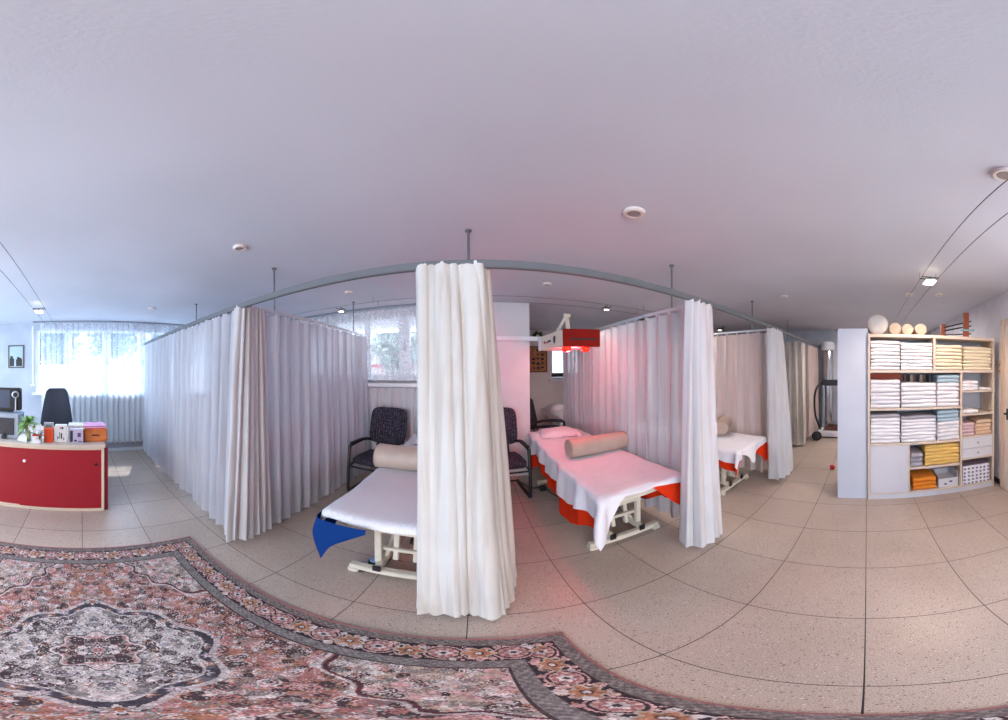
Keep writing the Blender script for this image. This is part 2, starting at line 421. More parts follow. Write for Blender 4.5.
# ------------------------------------------------------------------ curtains
def curtain(name, top, bot, z0, z1, folds, at, ab, seed, m, label, cat='curtain', gliders=0, group=None, nz=26, spf=9, hem=.0, sharp=.0, parent=None, sway=.02, saw=.55, lean=.55, ep=.85):
    """hanging cloth following plan path `top` at z1 and `bot` at z0"""
    rnd = random.Random(seed)
    def resample(P, n):
        P = [Vector((p[0], p[1], 0)) for p in P]; P = smoothpath(P, 6) if len(P) > 2 else P
        L = [0]
        for a, b in zip(P, P[1:]): L.append(L[-1]+(b-a).length)
        out = []; k = 0
        for i in range(n):
            s = L[-1]*i/(n-1)
            while k < len(L)-2 and L[k+1] < s: k += 1
            q = (s-L[k])/max(1e-9, L[k+1]-L[k]); out.append(P[k].lerp(P[k+1], q))
        return out
    n = int(folds*spf)+1
    T = resample(top, n); Bo = resample(bot, n)
    ph = [rnd.uniform(-.6, .6) for _ in range(int(folds)+3)]; am = [rnd.uniform(.55, 1.25) for _ in range(int(folds)+3)]
    ph2 = [rnd.uniform(-1.2, 1.2) for _ in range(int(folds)+3)]; wz = [rnd.uniform(-.02, .02) for _ in range(int(folds)+3)]
    def lerpl(Ls, f):
        k = int(f); q = f-k; q = q*q*(3-2*q); return Ls[k]*(1-q)+Ls[min(k+1, len(Ls)-1)]*q
    bm = B(); rows = []
    for j in range(nz+1):
        v = j/nz; e = v**ep; row = []
        for i in range(n):
            u = i/(n-1); f = u*folds
            P = T[i].lerp(Bo[i], e)
            i0, i1 = max(i-2, 0), min(i+2, n-1)
            tg = (T[i1].lerp(Bo[i1], e)-T[i0].lerp(Bo[i0], e)); tg = tg.normalized() if tg.length > 1e-6 else Vector((1, 0, 0))
            nr = Vector((-tg.y, tg.x, 0))
            A = (at+(ab-at)*min(1, v*1.25))*lerpl(am, f)
            phase = 2*PI*f+lerpl(ph, f)*v+lerpl(ph2, f)*v*v*.8; phase += saw*math.sin(phase)
            s = math.sin(phase); s = s*(1+sharp*(abs(s)-.5)) + .22*math.sin(2.3*phase+seed+v*1.3)
            P = P+nr*(A*s)+tg*(A*lean*math.cos(phase)+A*.35*math.sin(2*phase)*v)
            P = P+nr*sway*math.sin(v*PI)*lerpl(ph, f)
            z = z1+(z0-z1)*v
            if j >= nz-1: z += lerpl(wz, f)*(1+hem*20)
            if j == 0: z -= .012*(.5+.5*math.cos(2*phase))
            row.append(bm.verts.new((P.x, P.y, z)))
        rows.append(row)
    for a, b in zip(rows, rows[1:]):
        for i in range(n-1): bm.faces.new((a[i], a[i+1], b[i+1], b[i]))
    o = finish(name, bm, m, ang=180)
    if parent: o.parent = parent
    else: tag(o, label, cat, group)
    if gliders:
        G_ = None
        for k in range(gliders):
            P = T[int((k+.5)/gliders*(n-1))]
            if G_ is None:
                bm = B(); box(bm, -.008, .008, -.006, .006, 0, .035, .003); G_ = finish('glider', bm, M_frame, o); g = G_
            else:
                g = G_.copy(); COL.objects.link(g); g.parent = o
            g.location = (P.x, P.y, z1-.012)
    return o
ZR = 2.165; ZC = 2.112
RY = 1.2
# left cubicle
curtain('cubicle_curtain', [(-4.62, RY), (-1.66, RY)], [(-4.6, RY-.02), (-2.9, RY), (-1.72, RY-.04)], .085, ZC, 20, .034, .05, 3, M_curt,
        'long pleated white curtain along the front of the left cubicle, facing the rug', gliders=26, spf=12)
curtain('cubicle_curtain', [(-1.6, RY+.1), (-1.585, 3.38)], [(-1.6, RY+.1), (-1.56, 3.36)], .085, ZC, 14, .034, .05, 5, M_curt,
        'pleated white curtain along the right side of the left cubicle, running to the back window', gliders=18, spf=12)
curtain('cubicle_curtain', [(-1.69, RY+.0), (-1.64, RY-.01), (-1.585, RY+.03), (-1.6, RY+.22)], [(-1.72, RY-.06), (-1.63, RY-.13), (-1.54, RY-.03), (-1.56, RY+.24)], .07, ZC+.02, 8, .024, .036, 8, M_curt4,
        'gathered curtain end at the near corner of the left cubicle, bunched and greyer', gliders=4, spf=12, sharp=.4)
# centre bundle
curtain('cubicle_curtain', [(-.275, RY-.01), (-.14, RY-.03), (-.04, RY), (.03, RY-.02), (.02, RY+.25)], [(-.25, 1.10), (-.17, 1.06), (-.04, 1.08), (.08, 1.06), (.13, 1.18), (.165, 1.4)], .05, ZC+.015, 13, .034, .044, 12, M_curt2,
        'bunched creamy linen curtain nearest the rug, hanging between the two open beds', gliders=7, spf=14, sharp=.6, sway=.05, ep=.78, lean=1.05)
# right of bed 2
curtain('cubicle_curtain', [(1.58, RY+.15), (1.585, 4.3)], [(1.6, RY+.2), (1.61, 4.3)], .1, ZC, 18, .024, .04, 17, M_curt,
        'pleated white curtain along the right side of the bed under the heat lamp', gliders=18, spf=12)
curtain('cubicle_curtain', [(1.36, RY), (1.5, RY-.01), (1.66, RY+.02), (1.62, RY+.2)], [(1.34, RY+.06), (1.44, RY-.1), (1.58, RY-.07), (1.68, RY-.05), (1.68, RY+.2)], .06, ZC+.015, 8, .034, .05, 19, M_curtw,
        'gathered white curtain at the foot of the heat lamp bed, on its right', gliders=5, spf=12, sharp=.4)
# third cubicle
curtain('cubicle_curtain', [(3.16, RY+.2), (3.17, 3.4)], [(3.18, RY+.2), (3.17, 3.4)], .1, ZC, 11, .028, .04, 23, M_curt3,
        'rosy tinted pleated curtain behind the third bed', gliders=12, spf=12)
curtain('cubicle_curtain', [(2.9, RY), (3.12, RY-.01), (3.3, RY), (3.3, RY+.25)], [(3.0, RY+.05), (3.12, RY-.08), (3.35, RY-.12), (3.5, RY-.04), (3.42, RY+.25)], .06, ZC+.015, 8, .03, .05, 29, M_curtw,
        'gathered white curtain at the foot of the third bed, on its right', gliders=6, spf=12, sharp=.4)
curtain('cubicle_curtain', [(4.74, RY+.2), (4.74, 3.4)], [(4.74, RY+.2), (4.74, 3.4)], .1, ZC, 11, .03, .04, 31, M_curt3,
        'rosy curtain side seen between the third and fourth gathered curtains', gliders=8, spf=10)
curtain('cubicle_curtain', [(4.86, RY+.06), (4.76, RY+.06), (4.72, RY+.3), (4.74, RY+.75)], [(4.95, RY+.1), (4.8, RY+.05), (4.68, RY+.3), (4.72, RY+.8)], .06, ZC+.01, 7, .03, .05, 37, M_curt2,
        'gathered beige-grey curtain far down the rail, fourth from the left', gliders=5, spf=10, sharp=.4)
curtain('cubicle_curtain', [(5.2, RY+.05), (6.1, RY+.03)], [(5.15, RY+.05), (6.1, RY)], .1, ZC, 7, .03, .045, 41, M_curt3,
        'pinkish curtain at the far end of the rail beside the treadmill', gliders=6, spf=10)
# rail
t = thing('curtain_rail', 'grey metal ceiling-hung curtain rail running past all the cubicles', 'curtain rail', (0, 0, 0))
bm = B(); box(bm, XL+.04, XR-.02, RY-.014, RY+.014, ZR-.045, ZR, .003); finish('front_rail', bm, M_alu, t)
crx = (-3.15, -1.6, -.03, 1.58, 3.16, 4.74)
cr = hr = None
for x in crx:
    if cr is None:
        bm = B(); box(bm, -.01, .01, RY+.014, 3.46, ZR-.04, ZR-.012, .002); cr = finish('cross_rail', bm, mat('white_rail', (196, 200, 206), .4, .2), t); cr.location.x = x
        bm = B(); tube(bm, [(0, 1.56, ZR-.015), (0, 1.56, CEIL)], .0085, 10); lathe(bm, [(0.0, CEIL-.012), (.022, CEIL-.012), (.022, CEIL)], 14, Matrix.Translation((0, 1.56, 0)))
        hr = finish('hanger_rod', bm, M_rodm, t); hr.location.x = x
    else:
        for q in (cr, hr):
            g = q.copy(); COL.objects.link(g); g.parent = t; g.location.x = x
            if q is cr and x == 1.58: g.scale.y = 1.42; g.location.y = -.42*(RY+.014)
for x in (-3.15, -1.6, 4.74):
    g = hr.copy(); COL.objects.link(g); g.parent = t; g.location = (x, 1.5, 0)

# net curtains at the windows
def track(name, label, a, b):
    bm = B(); bar(bm, a, b, .035, .02, .003); tag(finish(name, bm, mat('track_grey', (140, 150, 160), .5)), label, 'curtain track')
track('curtain_track', 'thin grey ceiling track over the desk-side window', (-4.68, -.92, 2.565), (-4.68, 3.5, 2.565))
track('curtain_track', 'thin grey ceiling track over the back window', (-4.6, 3.47, 2.565), (.14, 3.47, 2.565))
curtain('net_curtain', [(-4.69, -.8), (-4.69, 3.42)], [(-4.7, -.76), (-4.69, 3.42)], .25, 2.54, 40, .022, .03, 51, M_sheer,
        'floor-length white lace net curtain in front of the desk-side window', 'net curtain', nz=10, spf=8, sway=0)
curtain('net_curtain', [(-4.6, 3.47), (.14, 3.47)], [(-4.6, 3.47), (.14, 3.47)], 1.46, 2.54, 42, .018, .026, 53, M_sheer,
        'white lace net curtain in front of the back window', 'net curtain', nz=8, spf=8, sway=0)
curtain('cafe_curtain', [(-3.9, 3.44), (.14, 3.44)], [(-3.9, 3.43), (.14, 3.43)], .2, 1.36, 36, .016, .03, 57, cloth('grey_white_voile', (226, 226, 232), .3, 1),
        'lower pleated voile curtain hanging below the back window sill', 'curtain', nz=8, spf=8, sway=0)
bm = B(); box(bm, -3.95, .15, 3.42, YB, 1.365, 1.42, .006); struct('trim_2', bm, M_frame)
# radiator
t = thing('radiator', 'white ribbed radiator behind the net curtain at the desk-side window', 'radiator', (XL+.09, .9, 0))
bm = B()
for k in range(26): box(bm, -.03, .03, -1.3+k*.1, -1.22+k*.1, .2, .82, .012)
finish('rib_panel', bm, M_frame, t)
bm = B(); tube(bm, [(0, -1.32, .24), (0, 1.32, .24)], .018); tube(bm, [(0, -1.32, .78), (0, 1.32, .78)], .018); finish('pipe', bm, M_frame, t)
bm = B()
for y in (-1.2, 1.2): box(bm, -.02, .02, y-.02, y+.02, 0, .22, .003)
finish('foot', bm, M_frame, t)
bm = B(); tube(bm, [(-4.74, -.93, 1.36), (-4.74, -.93, 2.5)], .022, 12); box(bm, -4.80, -4.70, -.98, -.9, 1.33, 1.37, .008)
tag(finish('blind_pull_tube', bm, M_frame), 'white vertical blind tube on the wall left of the desk-side window', 'blind')

# ------------------------------------------------------------------ beds
def drape(name, w, l, top, ov, seed, m, label=None, cat=None, x0=0, y0=0, yend=None, wav=.02, thick=.006, parent=None, group=None, flare=.05, extra=0, foot=None):
    """sheet over a rectangle [x0,x0+w]x[y0,y0+l]; ov=(left,right,foot,head) overhangs"""
    rnd = random.Random(seed); st = .03
    oL, oR, oF, oH = ov
    xs = np.arange(-oL, w+oR+st*.5, st); ys = np.arange(-oF, l+oH+st*.5, st)
    p1, p2, p3 = rnd.uniform(0, 6), rnd.uniform(0, 6), rnd.uniform(0, 6)
    bm = B(); rows = []; r0 = .035
    for b in ys:
        row = []
        for a in xs:
            dx = -a if a < 0 else (a-w if a > w else 0); sx = -1 if a < 0 else 1
            dy = -b if b < 0 else (b-l if b > l else 0); sy = -1 if b < 0 else 1
            if foot and dy and sy < 0: dy *= foot(min(max(a, 0), w)/w)
            ax = min(max(a, 0), w); by = min(max(b, 0), l)
            z = top+.004*math.sin(a*9+p1)*math.sin(b*6+p2)
            if dx or dy:
                r = math.hypot(dx, dy)
                # irregular hem: shorten the overhang softly along its run
                k = 1+.22*math.sin((by if dx > dy else ax)*4.1+p3)*min(1, r/.1)+.1*math.sin((by if dx > dy else ax)*9.7+p1)
                r *= k if not (dx and dy) else 1
                nx, ny = (sx*dx/math.hypot(dx, dy), sy*dy/math.hypot(dx, dy))
                # round over the edge, then hang
                if r < r0: off = r*.85; dz = r*r/(2*r0)
                else: off = r0*.85; dz = r0/2+(r-r0)
                run = (by if dx > dy else ax)
                rip = wav*min(1, r/.15)*math.sin(run*17+p2)+wav*.6*min(1, r/.15)*math.sin(run*31+p3)
                if dx and dy:
                    ang = math.atan2(dy, dx); off += flare*min(1, r/.2)*math.sin(2*ang)*1.6; rip = wav*min(1, r/.15)*math.sin(ang*6+p1)
                off += rip+flare*.25*min(1, r/.3)
                ax += nx*(max(.003, off)+extra); by += ny*(max(.003, off)+extra); z -= dz
            row.append(bm.verts.new((x0+ax, y0+by, z)))
        rows.append(row)
    for A, Bb in zip(rows, rows[1:]):
        for i in range(len(A)-1): bm.faces.new((A[i], A[i+1], Bb[i+1], Bb[i]))
    o = finish(name, bm, m, parent, ang=180)
    if not parent: tag(o, label, cat, group)
    return o
M_matt = mat('mattress_leatherette', (206, 196, 184), .5)
def make_bed(label, loc, w, l, top):
    t = thing('treatment_bed', label, 'treatment bed', loc, 0, 'height-adjustable treatment beds')
    bm = B(); box(bm, -w/2, w/2, 0, l, top-.075, top, .03); finish('mattress', bm, M_matt, t)
    bm = B()
    for x in (-w/2+.07, w/2-.07): bar(bm, (x, .05, top-.10), (x, l-.05, top-.10), .04, .05, .004)
    for y in (.08, l*.5, l-.08): bar(bm, (-w/2+.07, y, top-.10), (w/2-.07, y, top-.10), .04, .04, .004)
    finish('top_frame', bm, M_bedm, t)
    bm = B(); bar(bm, (-.33, .24, .055), (.33, .24, .055), .055, .05, .006)
    for x in (-.3, .3): box(bm, x-.035, x+.035, .2, .28, 0, .05, .008)
    bar(bm, (-.33, l-.3, .055), (.33, l-.3, .055), .055, .05, .006)
    for x in (-.3, .3): box(bm, x-.035, x+.035, l-.34, l-.26, 0, .05, .008)
    for x in (-.14, .14): bar(bm, (x, .24, .1), (x, l-.3, .1), .045, .05, .005)
    finish('base_frame', bm, M_bedm, t)
    bm = B()
    for x in (-.14, .14): box(bm, x-.026, x+.026, .2, .215, .072, .13, .004)
    for x in (-.16, .16): box(bm, x-.025, x+.025, .278, .322, top-.27, top-.25, .003)
    finish('end_cap', bm, M_black, t)
    bm = B(); tz = top-.13
    for x in (-.16, .16): bar(bm, (x, .3, .1), (x, .3, tz-.14), .045, .04, .004)
    for x in (-.06, .07): bar(bm, (x, .34, .12), (x, .4, tz-.06), .035, .035, .004)
    finish('upright', bm, M_bedm, t)
    bm = B()
    bar(bm, (-.18, .3, tz-.16), (.18, .3, tz-.16), .035, .035, .004); bar(bm, (-.16, .33, .24), (.16, .33, .24), .03, .03, .004); bar(bm, (-.2, .42, tz-.02), (.2, .42, tz-.02), .04, .04, .004)
    finish('crossbar', bm, M_bedm, t)
    bm = B()
    for x in (-.12, .12):
        bar(bm, (x, .34, .14), (x, .95, tz), .03, .045, .004); bar(bm, (x*1.5, 1.0, .14), (x*1.5, .38, tz), .03, .045, .004)
    finish('lift_arm', bm, M_bedm, t)
    bm = B(); tube(bm, [(0, .55, .14), (0, .9, .3)], .03, 12); tube(bm, [(0, .9, .3), (0, 1.1, .4)], .014, 10); finish('actuator', bm, M_dkgrey, t)
    return t
# bed 1
make_bed('treatment bed with blue undersheet, left of the bunched centre curtain', (-.435, 1.16, 0), .66, 2.05, .735)
drape('blue_undersheet', .66, 2.05, .743, (.12, .06, .045, .02), 4, M_blue, 'bright blue undersheet hanging in a point off the left bed corner', 'undersheet', -.765, 1.16, flare=.03, wav=.008)
# loose blue corner
def cloth_patch(name, P, m, label=None, cat=None, parent=None, n=14):
    """bilinear patch P=[[p00..],[..]] of control rows, smoothed by catmull interpolation"""
    rows = [smoothpath(r, n) for r in P]; cols = [smoothpath([r[i] for r in rows], n) for i in range(len(rows[0]))]
    bm = B(); V = [[bm.verts.new(p) for p in c] for c in cols]
    for a, b in zip(V, V[1:]):
        for i in range(len(a)-1): bm.faces.new((a[i], a[i+1], b[i+1], b[i]))
    o = finish(name, bm, m, parent, ang=180)
    if label: tag(o, label, cat)
    return o
o = bpy.data.objects['blue_undersheet']
cloth_patch('hanging_corner', [[(-.80, 1.4, .735), (-.81, 1.2, .725), (-.795, 1.085, .72), (-.68, 1.065, .72), (-.5, 1.07, .725)],
    [(-.81, 1.42, .66), (-.83, 1.22, .60), (-.80, 1.05, .60), (-.66, 1.03, .64), (-.5, 1.06, .71)],
    [(-.80, 1.38, .62), (-.80, 1.22, .5), (-.735, 1.03, .43), (-.66, 1.02, .58), (-.5, 1.06, .70)]], M_blue, parent=o)
drape('white_sheet', .66, 2.05, .752, (.13, .05, .07, .03), 6, M_waffle, 'ribbed white sheet on the bed with the blue undersheet', 'sheet', -.765, 1.16, flare=.01, wav=.006, extra=.01)
# bed 2
make_bed('treatment bed with orange-red undersheet under the heat lamp', (1.13, 1.4, 0), .68, 2.02, .685)
fr = lambda u: .12+.95*max(0, 1-u/.22)**1.3+.9*max(0, (u-.55)/.45)**1.2
fw = lambda u: .12+.9*max(0, 1-u/.2)**1.3+.1*max(0, (u-.6)/.4)
drape('red_undersheet', .68, 2.02, .695, (.42, .36, .27, .05), 11, M_orange, 'orange-red undersheet hanging low around the heat lamp bed', 'undersheet', .79, 1.4, flare=.025, wav=.022, foot=fr)
drape('white_sheet', .68, 2.02, .708, (.25, .18, .33, .05), 11, M_sheet, 'white sheet with pointed hanging corners on the heat lamp bed', 'sheet', .79, 1.4, flare=.05, wav=.022, extra=.02, foot=fw)
# bed 3
make_bed('third treatment bed, behind the gathered curtain right of the heat lamp bed', (2.72, 1.36, 0), .66, 2.0, .65)
drape('red_undersheet', .66, 2.0, .658, (.3, .3, .34, .05), 21, M_orange, 'orange-red undersheet on the third bed', 'undersheet', 2.39, 1.36, flare=.04, wav=.018, foot=lambda u: .3+.7*max(0, (u-.35)/.65))
drape('white_sheet', .66, 2.0, .672, (.2, .12, .36, .05), 21, M_sheet, 'white sheet on the third bed', 'sheet', 2.39, 1.36, flare=.04, wav=.018, extra=.014, foot=lambda u: .25+.75*math.exp(-((u-.45)/.2)**2))
# bed behind the left cubicle's curtain
make_bed('treatment bed hidden in the left cubicle, a dark shape through its curtain', (-2.3, 1.5, 0), .68, 1.95, .68)
drape('rose_sheet', .68, 1.95, .69, (.25, .25, .15, .05), 31, cloth('rose_cloth', (170, 80, 84), 0), 'dusky rose sheet on the bed inside the left cubicle', 'sheet', -2.64, 1.5)
# alcove bed
make_bed('treatment bed in the alcove beyond the pillar', (2.0, 4.5, 0), .7, 1.4, .66)
drape('white_sheet', .7, 1.4, .67, (.2, .2, .15, .02), 41, M_sheet, 'white sheet on the alcove bed', 'sheet', 1.65, 4.5)
def bolster(label, c, L, r, rz):
    bm = B(); n = 40; rings = []
    prof = [(-L/2, .0), (-L/2, r*.9), (-L/2+.012, r*.985), (-L/2+.03, r), (0, r*1.01), (L/2-.03, r), (L/2-.012, r*.985), (L/2, r*.9), (L/2, 0)]
    lathe(bm, [(q, x) for x, q in prof], n, Matrix.Rotation(PI/2, 4, 'Y'))
    for v in bm.verts: v.co.z = max(v.co.z, -r*.82)
    o = finish('bolster', bm, M_bolster, ang=50); o.location = c; o.rotation_euler = (0, 0, rz)
    bm = B()
    for x in (-L/2+.006, L/2-.006): tube(bm, [(x, math.cos(k*2*PI/32)*r*.955, max(-r*.8, math.sin(k*2*PI/32)*r*.955)) for k in range(33)], .004, 6)
    finish('seam_piping', bm, mat('seam_beige', (160, 136, 116), .6), o)
    return tag(o, label, 'bolster', 'beige cylindrical bolsters')
bolster('beige bolster cushion on the white ribbed sheet of the left open bed', (-.49, 2.0, .843), .66, .108, R(1))
bolster('beige bolster cushion across the heat lamp bed', (1.235, 2.3, .795), .68, .1, R(3))
bolster('beige bolster cushion on the third bed, its round end showing', (3.02, 1.95, .79), .5, .1, R(25))
def pillow(label, c, w, l, h, rz, m):
    bm = B(); bmesh.ops.create_grid(bm, x_segments=20, y_segments=14, size=.5)
    top = {}
    vs = bm.verts[:]
    for v in vs:
        a, b = v.co.x*2, v.co.y*2
        e = max(0, (1-abs(a)**2.6))**.5*max(0, (1-abs(b)**2.6))**.5
        v.co = Vector((a*w/2*(1-.06*(1-abs(b))), b*l/2*(1-.08*(1-abs(a))), h*e+.006*math.sin(a*5)*math.sin(b*4)))
    g = bmesh.ops.duplicate(bm, geom=bm.verts[:]+bm.edges[:]+bm.faces[:])
    for v in [x for x in g['geom'] if isinstance(x, bmesh.types.BMVert)]: v.co.z *= -.18
    bmesh.ops.remove_doubles(bm, verts=bm.verts[:], dist=.002)
    o = finish('pillow', bm, m, ang=180); o.location = c; o.rotation_euler = (0, 0, rz)
    return tag(o, label, 'pillow')
M_pil = cloth('pillow_cotton', (232, 222, 228), 0, bumps=(18, .3, .01))
pillow('flat white pillow at the head of the heat lamp bed', (1.12, 3.2, .715), .56, .4, .085, R(-4), M_pil)
pillow('white pillow at the head of the left open bed', (-.46, 2.85, .765), .46, .34, .07, 0, M_pil)
pillow('white pillow on the alcove bed', (1.88, 5.45, .69), .5, .36, .12, R(8), M_pil)
# foot switches by bed 1
for x, y, r, lb in ((-.64, 1.5, .045, 'larger blue-grey round foot switch on the floor by the blue-sheeted bed base'), (-.69, 1.42, .034, 'smaller grey round foot switch on the floor by the blue-sheeted bed base')):
    t = thing('foot_switch', lb, 'foot switch', (x, y, 0))
    bm = B(); lathe(bm, [(0, 0), (r, 0), (r, .05), (r*.9, .06), (0, .06)], 20); finish('base', bm, M_black, t)
    bm = B(); lathe(bm, [(r*.8, .06), (r*.75, .075), (0, .08)], 20); finish('button', bm, mat('bluegrey_button', (120, 150, 186), .4), t)

# ------------------------------------------------------------------ chairs
def chair_fabric():
    t = NT('wavy_black_fabric'); p = t.obj()
    mp = t.node('ShaderNodeMapping'); mp.inputs['Rotation'].default_value = (PI/2, 0, 0); t.l.new(p, mp.inputs['Vector'])
    w = t.node('ShaderNodeTexWave'); w.wave_type = 'BANDS'; w.inputs['Scale'].default_value = 9; w.inputs['Distortion'].default_value = 9; w.inputs['Detail Scale'].default_value = 4.5
    t.l.new(p, w.inputs['Vector'])
    c = t.ramp(w.outputs['Fac'], [(.3, s2l((12, 12, 17))), (.65, s2l((30, 29, 40))), (.95, s2l((84, 78, 100)))])
    t.l.new(c, t.b.inputs['Base Color']); t.b.inputs['Roughness'].default_value = .9; return t.m
M_cf = chair_fabric()
def pad(bm, w, d, h, cx, cy, cz, M=None, round_=.25):
    """rounded cushion slab"""
    n = 12; nv = []
    vs = []
    for s in (1, -1):
        g = []
        for j in range(n+1):
            r = []
            for i in range(n+1):
                a = i/n*2-1; b = j/n*2-1
                q = max(abs(a), abs(b)); e = (1-q**6)**.5 if q < 1 else 0
                k = 1-round_*.25*(abs(a)**4*abs(b)**4)*2
                v = bm.verts.new((cx+a*w/2*k, cy+b*d/2*k, cz+s*h/2*(.35+.65*e))); r.append(v); nv.append(v)
            g.append(r)
        vs.append(g)
    for s, g in enumerate(vs):
        for j in range(n):
            for i in range(n): bm.faces.new((g[j][i], g[j][i+1], g[j+1][i+1], g[j+1][i]))
    A, C = vs
    rim = [(0, i) for i in range(n)]+[(j, n) for j in range(n)]+[(n, i) for i in range(n, 0, -1)]+[(j, 0) for j in range(n, 0, -1)]
    for k in range(len(rim)):
        p, q = rim[k], rim[(k+1) % len(rim)]
        bm.faces.new((A[p[0]][p[1]], A[q[0]][q[1]], C[q[0]][q[1]], C[p[0]][p[1]]))
    if M is not None:
        for v in nv: v.co = M @ v.co
def make_chair(label, loc, rz):
    t = thing('visitor_chair', label, 'chair', loc, rz, 'black visitor chairs with arms')
    bm = B(); pad(bm, .52, .49, .1, 0, -.01, .45)
    finish('seat', bm, M_cf, t)
    bm = B(); M = Matrix.Translation((0, .23, .5)) @ Matrix.Rotation(R(12), 4, 'X').inverted() @ Matrix.Rotation(R(90), 4, 'X')
    pad(bm, .54, .52, .06, 0, .34, 0, M)
    for v in bm.verts: v.co.y += .22*(v.co.x**2)*-1+.02
    finish('backrest', bm, M_cf, t)
    bm = B()
    for x in (-.12, .12): bar(bm, (x, .2, .42), (x, .27, .72), .045, .012, .003, up=(0, 1, 0))
    finish('back_support', bm, M_black, t)
    for s in (-1, 1):
        bm = B(); x = s*.262
        tube(bm, smoothpath([(x, .27, .012), (x, -.22, .012), (x, -.27, .03), (x, -.275, .3), (x, -.24, .6), (x, -.2, .65), (x, .1, .66), (x, .2, .64), (x*.82, .27, .62)], 5), .021, 8)
        finish('leg', bm, M_black, t)
        bm = B(); box(bm, x-.025, x+.025, -.22, .08, .66, .69, .012); finish('armrest', bm, M_black, t)
    bm = B(); tube(bm, [(-.262, .27, .012), (.262, .27, .012)], .013, 8); tube(bm, [(-.262, -.27, .38), (.262, -.27, .38)], .012, 8); tube(bm, [(-.262, .0, .40), (.262, .0, .40)], .012, 8)
    for s in (-1, 1): tube(bm, [(s*.262, -.28, .38), (s*.262, .1, .40), (s*.2, .22, .42)], .011, 8)
    finish('crossbar', bm, M_black, t)
    return t
ch = make_chair('black patterned armchair beside the net curtain, left of the blue-sheeted bed', (-1.2, 2.93, 0), R(-6))
dup(ch, (.335, 3.02, 0), R(6), 'black patterned armchair against the pillar, partly behind the bunched centre curtain')
dup(ch, (1.26, 4.12, 0), R(64), 'black armchair in the alcove entrance, half hidden behind the pillar edge')

# ------------------------------------------------------------------ heat lamp
t = thing('heat_lamp', 'cream and orange-red infrared heat lamp hanging over the second bed', 'heat lamp', (0, 0, 0))
M_lred = mat('orange_red_housing', (132, 20, 10), .7, noise=(8, .08), spec=.15); M_lcream = mat('cream_housing', (222, 206, 188), .45)
# housing corners from front-left
c0 = Vector((.875, 2.33, 0)); cr_ = Vector((1.235, 2.25, 0)); cl = Vector((.80, 2.98, 0)); zt, zb = 2.01, 1.835
ux = (cr_-c0); uy = (cl-c0); LX, LY = ux.length, uy.length; ux.normalize(); uy.normalize()
HM = Matrix(((ux.x, uy.x, 0, c0.x), (ux.y, uy.y, 0, c0.y), (0, 0, 1, zb), (0, 0, 0, 1)))
h = zt-zb
bm = B(); box(bm, 0, LX, .015, LY, 0, h, .012, HM); finish('housing', bm, M_lcream, t)
bm = B(); box(bm, -.006, LX+.006, -.006, .018, -.004, h+.004, .006, HM); finish('front_panel', bm, M_lred, t)
bm = B(); box(bm, .06, LX-.03, -.012, -.004, h*.36, h*.48, .004, HM); finish('slot', bm, mat('dark_slot', (60, 16, 14), .6), t)
bm = B(); box(bm, -.012, -.004, LY-.06, LY+.01, .0, h, .003, HM); finish('end_panel', bm, M_frame, t)
bm = B(); box(bm, -.010, -.002, .46, .50, .07, .10, 0, HM); finish('red_mark', bm, mat('mark_red', (200, 40, 40), .5), t)
bm = B()
for a, b, c, d in ((.30, .40, .08, .09), (.33, .36, .075, .1), (.38, .42, .07, .085), (.19, .235, .07, .12), (.20, .22, .05, .13)): box(bm, -.010, -.002, a, b, c, d, 0, HM)
finish('maker_mark', bm, M_black, t)
def redbulb():
    m = NT('glowing_red_bulb'); m.b.inputs['Base Color'].default_value = (.5, .01, .005, 1); m.b.inputs['Roughness'].default_value = .15
    m.b.inputs['Emission Color'].default_value = (1, .03, .005, 1); m.b.inputs['Emission Strength'].default_value = 1.1; return m.m
M_bulb = redbulb()
for k, (a, b) in enumerate(((.07, .09), (.265, .09))):
    bm = B(); lathe(bm, [(.025, .02), (.042, .0), (.048, -.018), (.042, -.036), (.024, -.048), (0, -.052)], 20, HM @ Matrix.Translation((a, b, 0))); finish('bulb', bm, M_bulb, t)
mid = HM @ Vector((LX*.25, LY*.6, h)); apx = Vector((1.02, 2.62, 2.22)); back = Vector((1.06, 2.66, 2.0))
bm = B(); bar(bm, mid, apx, .022, .03, .003); bar(bm, mid+Vector((0, .035, .0)), apx+Vector((0, .035, 0)), .012, .02, .003); finish('spring_arm', bm, M_bedm, t)
bm = B(); tube(bm, [apx+Vector((-.03, 0, -.005)), apx+Vector((.035, 0, -.005))], .028, 14); finish('joint', bm, M_bedm, t)
bm = B(); bar(bm, apx, back, .04, .04, .005); bar(bm, back, (1.1, 3.47, 2.04), .035, .035, .004); finish('support_arm', bm, M_bedm, t)
bm = B(); box(bm, .16, 1.12, 3.44, 3.498, 2.015, 2.075, .004); finish('wall_bar', bm, M_frame, t)
# hanging plant in the alcove
def leafy(bm, c, n, rad, L, W, rnd, up=.5, mi=0):
    for k in range(n):
        a = rnd.uniform(0, 2*PI); e = rnd.uniform(-.5, 1)*up*PI/2
        d = Vector((math.cos(a)*math.cos(e), math.sin(a)*math.cos(e), math.sin(e))); s = d.cross(Vector((0, 0, 1))); s = s.normalized() if s.length > .01 else Vector((1, 0, 0))
        st_ = Vector(c)+d*rad*rnd.uniform(0, .6); l = L*rnd.uniform(.6, 1.1); prev = None
        for q in range(5):
            f = q/4; p = st_+d*l*f+Vector((0, 0, -.35*l*f*f)); w = W*math.sin(PI*min(.97, .12+.88*f))
            cur = (bm.verts.new(p-s*w), bm.verts.new(p+s*w))
            if prev: bm.faces.new((prev[0], prev[1], cur[1], cur[0]))
            prev = cur
M_green = mat('leaf_green', (92, 142, 58), .5, noise=(30, .3)); M_dkgreen = mat('dark_leaf', (34, 78, 44), .5, noise=(30, .3))
